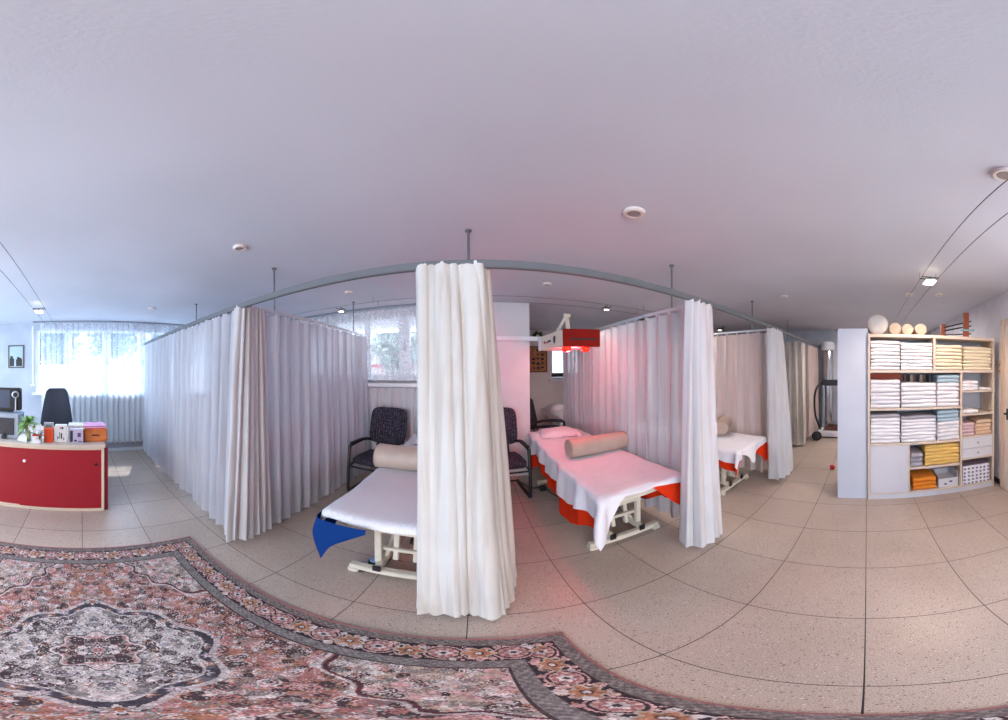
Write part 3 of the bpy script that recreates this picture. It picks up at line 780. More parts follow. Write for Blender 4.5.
t = thing('shelf_plant', 'dark green trailing plant on the high ledge behind the heat lamp', 'plant', (1.52, 5.86, 2.36))
rnd = random.Random(7)
bm = B(); lathe(bm, [(0, 0), (.05, 0), (.065, .09), (.055, .09), (.05, .02), (0, .02)], 16); finish('pot', bm, M_cream, t)
bm = B(); leafy(bm, (0, -.03, .1), 60, .08, .16, .025, rnd); finish('leaves', bm, M_dkgreen, t)
# framed calligraphy and alcove poster items
def framed(name, label, axis, c, w, hgt, fm, im, marks=None, mm=None):
    t = thing(name, label, 'picture', c); f = .025
    def bx(bm, a0, a1, z0, z1, d0, d1, bev=.003):
        if axis == 'y': box(bm, a0, a1, d0, d1, z0, z1, bev)
        else: box(bm, -d1, -d0, a0, a1, z0, z1, bev)
    bm = B(); bx(bm, -w/2, w/2, hgt/2-f, hgt/2, -.02, 0); bx(bm, -w/2, w/2, -hgt/2, -hgt/2+f, -.02, 0); bx(bm, -w/2, -w/2+f, -hgt/2+f, hgt/2-f, -.02, 0); bx(bm, w/2-f, w/2, -hgt/2+f, hgt/2-f, -.02, 0)
    finish('picture_frame', bm, fm, t)
    bm = B(); bx(bm, -w/2+f, w/2-f, -hgt/2+f, hgt/2-f, -.012, -.004, 0); finish('picture_sheet', bm, im, t)
    if marks:
        bm = B()
        for a0, a1, z0, z1 in marks: bx(bm, a0*w, a1*w, z0*hgt, z1*hgt, -.015, -.012, 0)
        finish('picture_marks', bm, mm, t)
    return t
rnd = random.Random(5); mk = []
for i in range(3):
    for j in range(5):
        cx, cz = -.24+.24*i, -.34+.17*j
        for k in range(3):
            if rnd.random() < .5: mk.append((cx-.08, cx+.08, cz+rnd.uniform(-.05, .05), cz+.015+.03*rnd.random()+.02))
            else: a = cx+rnd.uniform(-.07, .05); mk.append((a, a+.03, cz-.05, cz+.055))
framed('framed_calligraphy', 'brown framed sheet of dark brush characters on the alcove wall', 'y', (1.55, AY, 1.86), .47, .64, mat('dark_frame', (70, 44, 36), .5), mat('tan_paper', (166, 112, 76), .8, noise=(10, .15)), mk, M_black)
bm = B(); box(bm, 1.9, 2.6, AY-.10, AY-.0, 1.42, 1.52, .01); tag(finish('window_box', bm, M_black), 'black box on the sill of the alcove window', 'box')
framed('wall_picture', 'small framed photo with dark figures on the wall left of the desk-side window', 'x', (XL, -1.3, 1.915), .33, .46, mat('brown_frame', (96, 80, 78), .5), mat('pale_teal_sheet', (176, 196, 200), .6),
       [(-.40, -.12, -.42, -.08), (-.36, -.2, -.1, .02), (.0, .38, -.42, -.12), (.06, .22, -.14, -.02), (.2, .34, -.14, -.06)], M_black)

# ------------------------------------------------------------------ ceiling fittings
def puck(label, x, y, r=.052):
    t = thing('ceiling_spotlight', label, 'ceiling light', (x, y, CEIL), group='round ceiling downlights')
    bm = B(); lathe(bm, [(r, 0), (r, -.012), (r*.85, -.02), (r*.62, -.02), (r*.6, -.006), (0, -.006)], 24); finish('ring', bm, mat('offwhite_ring', (220, 210, 204), .5), t)
    bm = B(); lathe(bm, [(r*.56, -.008), (r*.5, -.016), (0, -.018)], 20); finish('lens', bm, mat('lens_grey', (150, 140, 136), .3), t)
for x, y, lb in ((-1.445, 1.068, 'round ceiling downlight above the left cubicle corner'), (.807, 1.077, 'round ceiling downlight in front of the heat lamp bed'), (.84, -.51, 'round ceiling downlight at the top right, by the wires'),
                 (-1.43, 2.62, 'round ceiling downlight behind the rail near the back window'), (-3.59, 1.04, 'round ceiling downlight above the far left of the long curtain'), (.793, 2.62, 'round ceiling downlight behind the rail above the head of the heat lamp bed'),
                 (3.09, 1.06, 'round ceiling downlight above the third bed area'), (3.13, -.53, 'round ceiling downlight above the towel shelf, left one'), (3.05, -.9, 'round ceiling downlight above the towel shelf, right one')):
    puck(lb, x, y, .052 if not (x < .82 and x > .8) else .062)
def wire(name, label, y, z, x0, x1, r=.0028):
    t = thing(name, label, 'cable')
    bm = B(); tube(bm, [(x0, y, z), (x1, y, z)], r, 6); finish('wire', bm, M_black if y < 0 else M_rodm, t)
    bm = B(); k = x0+.02
    while k < x1: tube(bm, [(k, y, z), (k, y, CEIL)], .0025, 5); k += 3.6
    finish('wire_holder', bm, M_rodm, t)
wire('light_wire', 'thin dark overhead light wire over the desk, inner of the pair', -.505, 2.5, XL, XR)
wire('light_wire', 'thin dark overhead light wire over the desk, outer of the pair', -.665, 2.5, XL, XR)
wire('light_wire', 'thin grey overhead wire behind the rail, upper of the pair', 2.92, 2.5, XL, XR)
wire('light_wire', 'thin grey overhead wire behind the rail, lower of the pair', 3.08, 2.47, XL, XR)
def glow(name, rgb, s):
    m = NT(name); m.b.inputs['Emission Color'].default_value = (*s2l(rgb), 1); m.b.inputs['Emission Strength'].default_value = s; return m.m
M_glow = glow('halogen_glow', (255, 226, 190), 14)
def halogen(label, x, y, z, big=False):
    t = thing('halogen_spot', label, 'spotlight', (x, y, z), group='halogen spots on the wires')
    bm = B(); bar(bm, (-.03, -.085, .02), (-.03, .085, .02), .008); bar(bm, (.03, -.085, .02), (.03, .085, .02), .008); tube(bm, [(-.03, 0, .02), (.03, 0, .02)], .006)
    finish('bracket', bm, M_dkgrey, t)
    bm = B(); lathe(bm, [(.016, .02), (.04, -.02), (.037, -.02), (.012, .015)], 18); finish('reflector', bm, mat('chrome', (200, 200, 204), .15, 1), t)
    bm = B(); lathe(bm, [(0, .0), (.034, -.012), (.03, -.022), (0, -.026)], 16); finish('bulb', bm, M_glow, t)
    if big:
        bm = B(); box(bm, -.07, .07, -.05, .05, -.03, -.018, .004); finish('glass_plate', bm, glow('plate_glow', (255, 232, 200), 5), t)
halogen('bright halogen spot on the rear wires above the heat lamp bed', 1.76, 3.0, 2.465)
halogen('halogen spot on the rear wires beyond the third bed', 4.5, 3.0, 2.465)
halogen('halogen spot on the rear wires near the back window', -1.76, 3.0, 2.465)
halogen('halogen spot on the front wires above the towel shelf', 2.29, -.585, 2.475, True)
halogen('halogen spot on the front wires above the desk', -3.4, -.585, 2.475, True)

# ------------------------------------------------------------------ desk
t = thing('desk_cabinet', 'low cabinet desk with red sliding doors and cream top at the left', 'desk')
bm = B(); box(bm, -3.05, -2.555, -1.5, .245, .795, .83, .006); finish('top', bm, mat('cream_top', (214, 204, 190), .4), t)
bm = B(); box(bm, -3.03, -2.575, .205, .235, 0, .795, .003); box(bm, -3.03, -2.575, -1.5, -1.47, 0, .795, .003); box(bm, -3.03, -2.575, -1.47, .205, 0, .035, .002); box(bm, -3.03, -2.575, -1.47, .205, .77, .795, .002)
box(bm, -3.03, -3.01, -1.47, .205, .035, .77); finish('carcass', bm, M_cream, t)
for k, (y0, y1) in enumerate(((-1.47, -.64), (-.655, .205))):
    x = -2.605+.022*k
    bm = B(); box(bm, x-.02, x, y0, y1, .035, .77, .002); dd = finish('sliding_door', bm, M_red, t)
    if k == 1:
        bm = B(); lathe(bm, [(0, 0), (.018, 0), (.018, .008), (0, .01)], 16, Matrix.Translation((x, -.60, .62)) @ Matrix.Rotation(PI/2, 4, 'Y')); finish('knob', bm, M_frame, dd)
        bm = B(); lathe(bm, [(0, 0), (.016, 0), (.016, .006), (0, .007)], 16, Matrix.Translation((x, .15, .6)) @ Matrix.Rotation(PI/2, 4, 'Y')); finish('lock', bm, M_black, dd)
t = thing('red_desk', 'red sided work desk standing behind the cabinet desk', 'desk')
bm = B(); box(bm, -3.75, -3.07, -1.5, .33, .74, .775, .005); finish('top', bm, M_cream, t)
bm = B(); box(bm, -3.72, -2.98, .27, .30, 0, .74, .003) if False else box(bm, -3.72, -3.07, .27, .305, 0, .74, .003); finish('side_panel', bm, M_red, t)
bm = B(); box(bm, -3.72, -3.07, -1.5, -1.47, 0, .74, .003); finish('side_panel', bm, M_red, t)
bm = B(); box(bm, -2.985, -2.6, .245, .275, .0, .79, .003); tag(finish('red_end_board', bm, M_red), 'red upright board closing the end of the cabinet desk', 'board')
# office chair
t = thing('office_chair', 'dark grey high-backed office chair behind the desk', 'office chair', (-4.0, -.4, 0), R(90))
bm = B(); vs_ = []
N = 14
for j in range(N+1):
    z = .58+.76*j/N; f = j/N; w = .27*(1-.4*f**1.6)*(1-.25*(1-min(1, f*5))**2); 
    if f > .92: w *= math.sqrt(max(.0, 1-((f-.92)/.08)**2*.35))
    row = []
    for i in range(11):
        a = i/10*2-1; row.append(Vector((a*w, -.05*(a*a)+.03+.07*(f-.3)**2, z)))
    vs_.append(row)
F = [[bm.verts.new(p+Vector((0, -.03*(1-abs(i/5-1)**4), 0))) for i, p in enumerate(r)] for r in vs_]; K = [[bm.verts.new(p+Vector((0, .035, 0))) for p in r] for r in vs_]
for Gd in (F, K):
    for a, b in zip(Gd, Gd[1:]):
        for i in range(10): bm.faces.new((a[i], a[i+1], b[i+1], b[i]))
for j in range(N):
    for i in (0, 10): bm.faces.new((F[j][i], F[j+1][i], K[j+1][i], K[j][i]))
for i in range(10):
    for j in (0, N): bm.faces.new((F[j][i], F[j][i+1], K[j][i+1], K[j][i]))
finish('backrest', bm, mat('charcoal_fabric', (46, 50, 62), .85, bump=(200, .2, .002)), t)
bm = B(); pad(bm, .48, .46, .09, 0, -.25, .48); finish('seat', bm, MATS['charcoal_fabric'], t)
bm = B(); bar(bm, (0, .04, .42), (0, .06, .75), .06, .015, .004, up=(0, 1, 0)); bar(bm, (0, .05, .43), (0, -.2, .43), .06, .015, .004); finish('back_support', bm, M_black, t)
bm = B(); tube(bm, [(0, -.25, .1), (0, -.25, .44)], .025, 12); finish('gas_column', bm, M_black, t)
for k in range(5):
    a = k*2*PI/5+.3; e = Vector((.28*math.cos(a), -.25+.28*math.sin(a), .075))
    bm = B(); bar(bm, (0, -.25, .11), e, .04, .03, .005); tube(bm, [e+Vector((-.02, 0, -.045)), e+Vector((.02, 0, -.045))], .03, 12); finish('leg', bm, M_black, t)

# things on the desk (cabinet top z .83)
def onbox(name, label, cat, x0, x1, y0, y1, z0, z1, m, bev=.004, marks=None):
    t = thing(name, label, cat)
    bm = B(); box(bm, x0, x1, y0, y1, z0, z1, bev); finish('body', bm, m, t)
    if marks:
        by = {}
        for (a0, a1, b0, b1, mm) in marks: by.setdefault(mm.name, (mm, []))[1].append((a0, a1, b0, b1))
        for mm, L in by.values():
            bm = B()
            for a0, a1, b0, b1 in L: box(bm, x1, x1+.002, y0+(y1-y0)*a0, y0+(y1-y0)*a1, z0+(z1-z0)*b0, z0+(z1-z0)*b1)
            finish('printed_panel', bm, mm, t, smooth=False)
    return t
M_ink = mat('ink_dark', (50, 52, 70), .6); M_inkr = mat('ink_red', (190, 60, 60), .6); M_inkp = mat('ink_purple', (96, 70, 130), .6); M_inkt = mat('ink_teal', (110, 160, 160), .6)
onbox('brochure_box', 'bright orange-red box of cards beside the white flower pot', 'box', -2.74, -2.64, -.40, -.30, .83, .985, mat('orange_box', (232, 84, 26), .5), marks=[(.3, .36, .1, .95, M_inkr), (.62, .68, .1, .95, M_inkr)])
onbox('leaflet_stack', 'pale grey leaflets behind the orange box', 'leaflets', -2.80, -2.76, -.42, -.31, .83, 1.03, mat('pale_grey_print', (186, 194, 206), .6), marks=[(.2, .8, .75, .9, M_inkt)])
onbox('leaflet_holder', 'white leaflet holder with green and dark printing, beside the orange box', 'leaflet holder', -2.73, -2.66, -.285, -.155, .83, 1.025, mat('white_print', (224, 224, 226), .5),
      marks=[(.2, .3, .2, .35, M_ink), (.35, .45, .25, .6, M_inkt), (.5, .6, .2, .55, M_ink), (.7, .78, .15, .3, M_ink), (.55, .7, .78, .9, M_ink), (.4, .5, .8, .88, M_inkr)])
onbox('leaflet_holder', 'lilac leaflet holder with a dark diamond print, nearest the wooden drawer box', 'leaflet holder', -2.71, -2.64, -.12, .02, .83, .985, mat('lilac_print', (190, 184, 208), .5),
      marks=[(.0, .2, .1, .9, M_ink), (.55, .8, .45, .75, M_inkp), (.3, .5, .12, .25, M_ink), (.6, .9, .08, .16, M_inkp)])
onbox('paper_stack', 'white stack of papers behind the leaflet holders', 'papers', -2.95, -2.78, -.15, .02, .83, 1.0, mat('paper_white', (232, 230, 226), .7, noise=(60, .1)))
t = thing('drawer_box', 'small orange-brown wooden drawer box at the end of the desk', 'drawer box')
M_wood = mat('orange_wood', (196, 110, 54), .5, noise=(12, .15))
bm = B(); box(bm, -2.95, -2.70, .02, .28, .83, .975, .004); finish('case', bm, M_wood, t)
bm = B(); box(bm, -2.70, -2.69, .035, .265, .84, .95, .003); dr = finish('drawer', bm, mat('wood_front', (208, 122, 62), .5, noise=(12, .12)), t)
bm = B(); box(bm, -2.69, -2.682, .11, .19, .90, .915, .003); finish('handle', bm, M_black, dr)
for k, c in enumerate(((206, 60, 130), (228, 218, 226), (190, 80, 150))):
    bm = B(); box(bm, -2.93+.004*k, -2.71+.004*k, .04-.003*k, .26, .976+.011*k, .986+.011*k, .001)
    tag(finish('magazine', bm, mat('magazine_%d' % k, c, .5)), ['lowest pink magazine', 'middle pale magazine', 'top magenta magazine'][k]+' of the pile on the wooden drawer box', 'magazine')
# bamboo plant
t = thing('bamboo_plant', 'leafy green bamboo in a glass vase on the desk', 'plant', (-2.70, -.585, .83))
rnd = random.Random(11)
def vase_mat():
    m = NT('vase_glass'); m.b.inputs['Base Color'].default_value = (.55, .6, .4, 1); m.b.inputs['Roughness'].default_value = .1; m.b.inputs['Alpha'].default_value = .55; return m.m
bm = B(); lathe(bm, [(0, 0), (.03, 0), (.033, .1), (.04, .14), (.036, .14), (.028, .01), (0, .01)], 18); finish('vase', bm, vase_mat(), t)
bm = B()
for k in range(7):
    a = k*.9; tube(bm, [(.012*math.cos(a), .012*math.sin(a), .015), (.03*math.cos(a), .03*math.sin(a), .2+.02*(k % 3))], .006, 7)
finish('stems', bm, mat('bamboo_stem', (140, 132, 60), .5), t)
bm = B(); leafy(bm, (0, 0, .2), 90, .07, .14, .016, rnd, .7); leafy(bm, (0, 0, .11), 10, .05, .08, .01, rnd, .2); finish('leaves', bm, mat('bright_leaf', (128, 176, 84), .5, noise=(40, .3)), t)
# orchid
t = thing('flower_pot', 'white square pot with white flowers and a red ribbon on the desk', 'flower pot', (-2.62, -.47, .83))
bm = B(); box(bm, -.035, .035, -.045, .045, 0, .085, .004); finish('pot', bm, M_frame, t)
bm = B(); box(bm, -.038, .038, -.048, .048, .082, .094, .003); finish('ribbon', bm, mat('red_ribbon', (200, 40, 50), .5), t)
bm = B(); rnd = random.Random(4)
for k in range(16):
    c = Vector((rnd.uniform(-.05, .05), rnd.uniform(-.075, .075), rnd.uniform(.12, .2)))
    for q in range(5):
        a = q*2*PI/5; e1 = Vector((.3, math.cos(a), math.sin(a)))*.022; e2 = Vector((.3, math.cos(a+.6), math.sin(a+.6)))*.018; e3 = Vector((.3, math.cos(a-.6), math.sin(a-.6)))*.018
        bm.faces.new([bm.verts.new(c), bm.verts.new(c+e3), bm.verts.new(c+e1*1.3), bm.verts.new(c+e2)])
finish('blossoms', bm, mat('white_petal', (226, 232, 240), .7), t)
bm = B(); leafy(bm, (0, .03, .09), 12, .04, .08, .012, rnd, .6); finish('leaves', bm, M_dkgreen, t)
bm = B(); bm.faces.new([bm.verts.new(p) for p in ((-2.66, -.70, .832), (-2.60, -.58, .832), (-2.70, -.60, .90), (-2.74, -.69, .90))])
tag(finish('folded_card', bm, M_frame, smooth=False), 'small white tent card on the desk by the bamboo vase', 'card')
# printer / speaker and monitor
t = thing('compact_printer', 'silver and black boxy device with a round dial at the desk edge', 'printer')
bm = B(); box(bm, -2.95, -2.70, -1.15, -.685, .83, 1.13, .012); finish('case', bm, mat('silver_case', (158, 172, 190), .4, .3), t)
bm = B(); box(bm, -2.70, -2.692, -1.13, -.745, .88, 1.08, .004); finish('front_panel', bm, M_dkgrey, t)
bm = B(); lathe(bm, [(0, 0), (.028, 0), (.028, .02), (0, .022)], 18, Matrix.Translation((-2.692, -.86, .86)) @ Matrix.Rotation(PI/2, 4, 'Y')); finish('dial', bm, M_black, t)
bm = B(); box(bm, -2.86, -2.80, -.85, -.80, 1.13, 1.137, .002); finish('button', bm, M_black, t)
t = thing('monitor', 'black computer monitor standing on the silver device', 'monitor')
bm = B(); box(bm, -2.90, -2.82, -1.25, -.70, 1.15, 1.415, .01); finish('case', bm, M_black, t)
bm = B(); box(bm, -2.82, -2.817, -1.22, -.83, 1.18, 1.39, .0); finish('screen', bm, mat('screen_dark', (70, 80, 100), .2), t)
bm = B(); box(bm, -2.90, -2.82, -1.0, -.8, 1.13, 1.15, .004); finish('foot', bm, M_black, t)
t = thing('desk_webcam', 'small silver camera with a dark round lens on the monitor corner', 'camera', (-2.80, -.755, 1.34))
bm = B(); lathe(bm, [(0, -.03), (.03, -.03), (.042, -.01), (.042, .02), (.028, .03), (.028, .024), (0, .024)], 20, Matrix.Rotation(PI/2, 4, 'Y')); finish('body', bm, mat('silver_plastic', (176, 184, 196), .35, .4), t)
bm = B(); lathe(bm, [(.026, .025), (.02, .032), (0, .034)], 18, Matrix.Rotation(PI/2, 4, 'Y')); finish('lens', bm, M_black, t)
bm = B(); tube(bm, [(0, 0, -.04), (0, .0, -.2)], .008, 8); finish('stand', bm, MATS['silver_plastic'], t)

# ------------------------------------------------------------------ towel shelf
SX, SB = 2.77, 3.12
t = thing('towel_shelf', 'beech-edged white open shelf unit full of folded towels', 'shelf')
bm = B(); th = .018
def brd(y0, y1, z0, z1): box(bm, SX, SB, min(y0, y1), max(y0, y1), z0, z1, .0015)
brd(-.012, -.036, 0, 1.99); brd(-1.525, -1.549, 0, 1.99); brd(-.036, -1.525, 1.955, 1.99)          # sides, top
brd(-.755, -.779, 1.585, 1.955); brd(-.036, -1.525, 1.555, 1.585)
brd(-1.09, -1.114, .09, 1.555); brd(-.036, -1.09, 1.13, 1.155); brd(-.036, -1.09, .715, .74)
brd(-.46, -.482, .09, .715); brd(-.482, -1.09, .40, .425)
brd(-1.114, -1.525, 1.315, 1.335); brd(-1.114, -1.525, 1.03, 1.05); brd(-1.114, -1.525, .745, .765); brd(-1.114, -1.525, .455, .475)
brd(-.036, -1.525, .075, .095)
finish('boards', bm, mat('beech_boards', (222, 204, 186), .5, noise=(8, .05)), t)
bm = B(); box(bm, SB, SB+.006, -1.549, -.012, .05, 1.99); finish('back_panel', bm, mat('pale_back', (200, 206, 218), .6), t)
bm = B(); box(bm, SX+.015, SX+.03, -1.525, -.036, 0, .074); finish('plinth', bm, M_white, t)
bm = B(); box(bm, SX-.002, SX+.016, -.458, -.04, .097, .713, .002); finish('door', bm, mat('door_white', (216, 214, 220), .45), t)
for z0, z1 in ((.478, .6), (.606, .742)):
    bm = B(); box(bm, SX, SX+.018, -1.522, -1.117, z0, z1, .002); dr = finish('drawer', bm, M_white, t)
    bm = B(); lathe(bm, [(0, 0), (.006, 0), (.012, .012), (.01, .018), (0, .02)], 12, Matrix.Translation((SX, -1.32, (z0+z1)/2)) @ Matrix.Rotation(-PI/2, 4, 'Y')); finish('knob', bm, mat('steel_knob', (150, 150, 156), .3, .7), dr)
# tall white cabinet side next to it
t = thing('tall_cabinet', 'tall plain white cabinet end standing left of the towel shelf', 'cabinet')
bm = B(); box(bm, 2.80, 2.82, -.008, .33, 0, 2.055, .002); finish('side_panel', bm, mat('bluish_white_board', (208, 214, 226), .5, noise=(2, .03)), t)
bm = B(); box(bm, 2.82, 3.4, .31, .33, 0, 2.055, .002); finish('back_panel', bm, MATS['bluish_white_board'], t)
bm = B(); box(bm, 2.82, 3.4, .012, .31, 2.03, 2.055, .002); box(bm, 2.82, 3.4, -.008, .012, 0, 2.055, .002); finish('top_panel', bm, MATS['bluish_white_board'], t)
# towels
def towel_mesh(w, d, h, seed, m):
    rnd = random.Random(seed); bm = B(); nx, ny = 10, 12
    # cross section in x-z: front fold rounded
    prof = []
    for k in range(9):
        a = PI/2+PI*k/8; prof.append((.5*h+.5*h*math.cos(a)*1.1, .5*h+.5*h*math.sin(a)))
    prof = prof+[(d, 0), (d, h)]
    rows = []
    p1, p2 = rnd.uniform(0, 6), rnd.uniform(0, 6)
    for j in range(ny+1):
        y = -w/2+w*j/ny; e = abs(j/ny*2-1)
        dy = .006*math.sin(j*.9+p1); row = []
        for (x, z) in prof:
            zz = z+(.004*math.sin(y*14+p2) if z > h*.4 else 0)*(1) - (.3*h*(e**10))*(z/h)*.4
            row.append(bm.verts.new((x+dy, y, zz)))
        rows.append(row)
    for a, b in zip(rows, rows[1:]):
        for i in range(len(prof)): bm.faces.new((a[i], a[(i+1) % len(prof)], b[(i+1) % len(prof)], b[i]))
    bm.faces.new(rows[0]); bm.faces.new(rows[-1][::-1])
    # inner layer lines on the front: a thin second fold
    me = bpy.data.meshes.new('folded_towel'); bmesh.ops.recalc_face_normals(bm, faces=bm.faces[:]); bm.to_mesh(me); bm.free()
    me.polygons.foreach_set('use_smooth', [True]*len(me.polygons)); me.set_sharp_from_angle(angle=R(50)); me.materials.append(m); return me
def stack(n, y0, y1, z0, z1, cols, desc, group, seed, jit=.006, depth=.27):
    """n towels from z1 (top) down; cols: list of (colour key) from the top"""
    rnd = random.Random(seed); h = (z1-z0)/n; w = abs(y1-y0)-.01; cy = (y0+y1)/2
    cache = {}
    for k in range(n):
        ck = cols[min(k, len(cols)-1)]
        key = (ck, k % 3)
        if key not in cache: cache[key] = towel_mesh(w, depth, h*.97, seed*7+k, M_towels[ck])
        o = bpy.data.objects.new('folded_towel', cache[key]); COL.objects.link(o)
        o.location = (SX+.012+rnd.uniform(0, .012), cy+rnd.uniform(-jit, jit)*.6, z1-(k+1)*h); o.rotation_euler = (0, 0, rnd.uniform(-.012, .012))
        nm = {'white': 'white', 'cream': 'cream', 'blue': 'pale blue', 'yellow': 'yellow', 'pink': 'pale pink', 'peach': 'peach', 'grey': 'grey', 'orange': 'orange'}[ck]
        pos_ = 'bottom' if k == n-1 else (ORD[k]+(' from top' if k else ''))
        tag(o, '%s folded towel, %s of %s' % (nm, pos_, desc), 'towel', group)
W = ['white']
stack(8, -.04, -.375, 1.586, 1.915, W, 'the left pile on the top shelf', 'towels on the top shelf', 1)
stack(8, -.38, -.75, 1.586, 1.90, W, 'the second pile on the top shelf', 'towels on the top shelf', 2)
stack(7, -.785, -1.12, 1.586, 1.885, ['cream'], 'the third pile on the top shelf', 'towels on the top shelf', 3, .01)
stack(7, -1.13, -1.515, 1.586, 1.875, ['cream'], 'the fourth pile on the top shelf', 'towels on the top shelf', 4, .01)
stack(7, -.04, -.375, 1.156, 1.475, W, 'the left pile on the second shelf', 'towels on the second shelf', 5)
stack(6, -.385, -.795, 1.156, 1.44, W, 'the middle pile on the second shelf', 'towels on the second shelf', 6)
stack(8, -.805, -1.08, 1.156, 1.53, ['blue', 'blue', 'white', 'white', 'white'], 'the right pile on the second shelf', 'towels on the second shelf', 7, .012)
stack(8, -.04, -.375, .741, 1.085, ['grey', 'white'], 'the left pile on the third shelf', 'towels on the third shelf', 8)
stack(8, -.385, -.795, .741, 1.06, ['grey', 'white'], 'the middle pile on the third shelf', 'towels on the third shelf', 9)
stack(8, -.805, -1.08, .741, 1.11, ['blue', 'blue', 'blue', 'white'], 'the right pile on the third shelf', 'towels on the third shelf', 10, .012)
stack(3, -1.12, -1.33, 1.336, 1.455, W, 'the small pile in the top right pigeonhole', 'towels in the right column', 11)
stack(1, -1.34, -1.515, 1.336, 1.37, W, 'the single towel in the top right pigeonhole', 'towels in the right column', 12)
stack(1, -1.12, -1.34, 1.051, 1.10, W, 'the second right pigeonhole', 'towels in the right column', 13)
stack(4, -1.12, -1.29, .766, .935, ['pink'], 'the small pile right of the third shelf', 'towels in the right column', 14, .01)
stack(4, -1.30, -1.515, .766, .96, ['peach'], 'the small pile at the right edge', 'towels in the right column', 15, .01)
stack(3, -.49, -.64, .426, .6, ['grey'], 'the small pile above the orange ones', 'towels on the fourth shelf', 16, .012)
stack(6, -.66, -1.085, .426, .69, ['yellow'], 'the bright pile on the fourth shelf', 'towels on the fourth shelf', 17, .008)
stack(3, -.52, -.80, .096, .27, ['orange'], 'the bottom shelf pile', 'towels on the bottom shelf', 18, .015)
def dotted():
    t = NT('dotted_card'); sp_ = t.node('ShaderNodeSeparateXYZ'); t.l.new(t.obj(), sp_.inputs[0]); cb_ = t.node('ShaderNodeCombineXYZ'); t.l.new(sp_.outputs[1], cb_.inputs[0]); t.l.new(sp_.outputs[2], cb_.inputs[1]); p = cb_.outputs[0]; v = t.node('ShaderNodeTexVoronoi', voronoi_dimensions='2D'); v.inputs['Scale'].default_value = 19; v.inputs['Randomness'].default_value = .15; t.l.new(p, v.inputs['Vector'])
    t.l.new(t.mix(t.math('LESS_THAN', v.outputs['Distance'], .3), s2l((244, 242, 248)), s2l((128, 122, 150))), t.b.inputs['Base Color']); return t.m
M_dot = dotted()
t = thing('dotted_storage_box', 'white dotted cardboard box in the bottom right of the towel shelf', 'box')
bm = B(); box(bm, SX+.01, SB-.03, -1.49, -1.13, .096, .36, .004); finish('body', bm, M_dot, t)
bm = B(); box(bm, SX+.02, SB-.04, -1.48, -1.14, .36, .365, .001); finish('contents', bm, mat('grey_contents', (150, 136, 150), .7), t)
t = thing('open_paper_box', 'white box of leaflets beside the orange towels on the bottom shelf', 'box')
bm = B(); box(bm, SX+.03, SB-.06, -1.075, -.83, .096, .105); box(bm, SX+.03, SX+.036, -1.075, -.83, .105, .22); box(bm, SB-.066, SB-.06, -1.075, -.83, .105, .26); box(bm, SX+.036, SB-.066, -.836, -.83, .105, .24); box(bm, SX+.036, SB-.066, -1.075, -1.069, .105, .3); finish('body', bm, M_white, t)
bm = B(); box(bm, SX+.04, SB-.07, -1.065, -.84, .105, .19, .002); finish('paper_block', bm, mat('paper_white2', (232, 228, 230), .7), t)
bm = B(); box(bm, SX+.0285, SX+.03, -1.0, -.96, .16, .18); box(bm, SX+.0285, SX+.03, -.93, -.9, .13, .15); finish('printed_panel', bm, M_ink, t)
bm = B(); box(bm, SX+.10, SX+.22, -.33, -.04, 1.47+.008, 1.545, .003) if False else box(bm, SB-.06, SB-.005, -.42, -.045, 1.16, 1.545, .003)
tag(finish('terracotta_folder', bm, mat('terracotta', (182, 84, 52), .6)), 'terracotta orange folder standing behind the left pile on the second shelf', 'folder')
rnd = random.Random(3)
for k in range(8):
    y = -.45-.04*k; bm = B(); box(bm, SB-.10, SB-.01, y-.034, y, 1.16, 1.53, .002)
    tag(finish('file_binder', bm, mat('binder_%d' % (k % 3), ((120, 84, 70), (36, 32, 36), (196, 176, 160))[k % 3], .6)), 'file binder, %s from the left, behind the middle pile on the second shelf' % (['first']+ORD[1:])[k], 'binder', 'binders behind the towels')
# gourds / balls on top
def ball(label, y, r, sx, m, x=2.93):
    o = None; bm = B(); lathe(bm, [(r*math.sin(PI*k/16)*(1+.02*math.cos(k)), -r*math.cos(PI*k/16)*.985) for k in range(17)], 28)
    o = finish('papered_bolster', bm, m, ang=180); return o
M_ball = mat('pale_wood_ball', (204, 182, 158), .5, noise=(10, .05)); M_ballw = mat('off_white_ball', (214, 208, 200), .5, noise=(8, .04))
def roll(label, y, r, m):
    t = thing('bolster_roll', label, 'bolster', (SX+.05, y, 1.99+r), 0, 'rolled bolsters lying on the towel shelf')
    bm = B(); lathe(bm, [(0, 0), (r*.55, -.004), (r*.9, .002), (r, .02), (r, .27), (r*.9, .29), (0, .29)], 32, Matrix.Rotation(PI/2, 4, 'Y')); finish('roll', bm, m, t, ang=50)
    bm = B(); tube(bm, [(.004, math.cos(k*2*PI/32)*r*.93, math.sin(k*2*PI/32)*r*.93) for k in range(33)], .004, 6); finish('piping', bm, M_beech, t)
roll('largest off-white round bolster end on top of the towel shelf', -.125, .118, M_ballw)
roll('small tan round bolster next to the large one on the towel shelf', -.322, .07, M_ball)
roll('small tan round bolster, middle of the three small ones on the shelf', -.463, .066, M_ball)
roll('small tan round bolster nearest the wooden rack on the shelf', -.62, .07, M_ball)
M_rack = mat('dark_orange_wood', (158, 76, 42), .5)
t = thing('wooden_rack', 'small orange-wood rack with dark rods on top of the towel shelf', 'rack', (SX+.05, -1.06, 1.99))
bm = B(); box(bm, .0, .04, -.16, -.09, 0, .31, .004); finish('side_panel', bm, M_rack, t)
bm = B(); box(bm, .12, .16, .10, .16, 0, .17, .004); finish('side_panel', bm, M_rack, t)
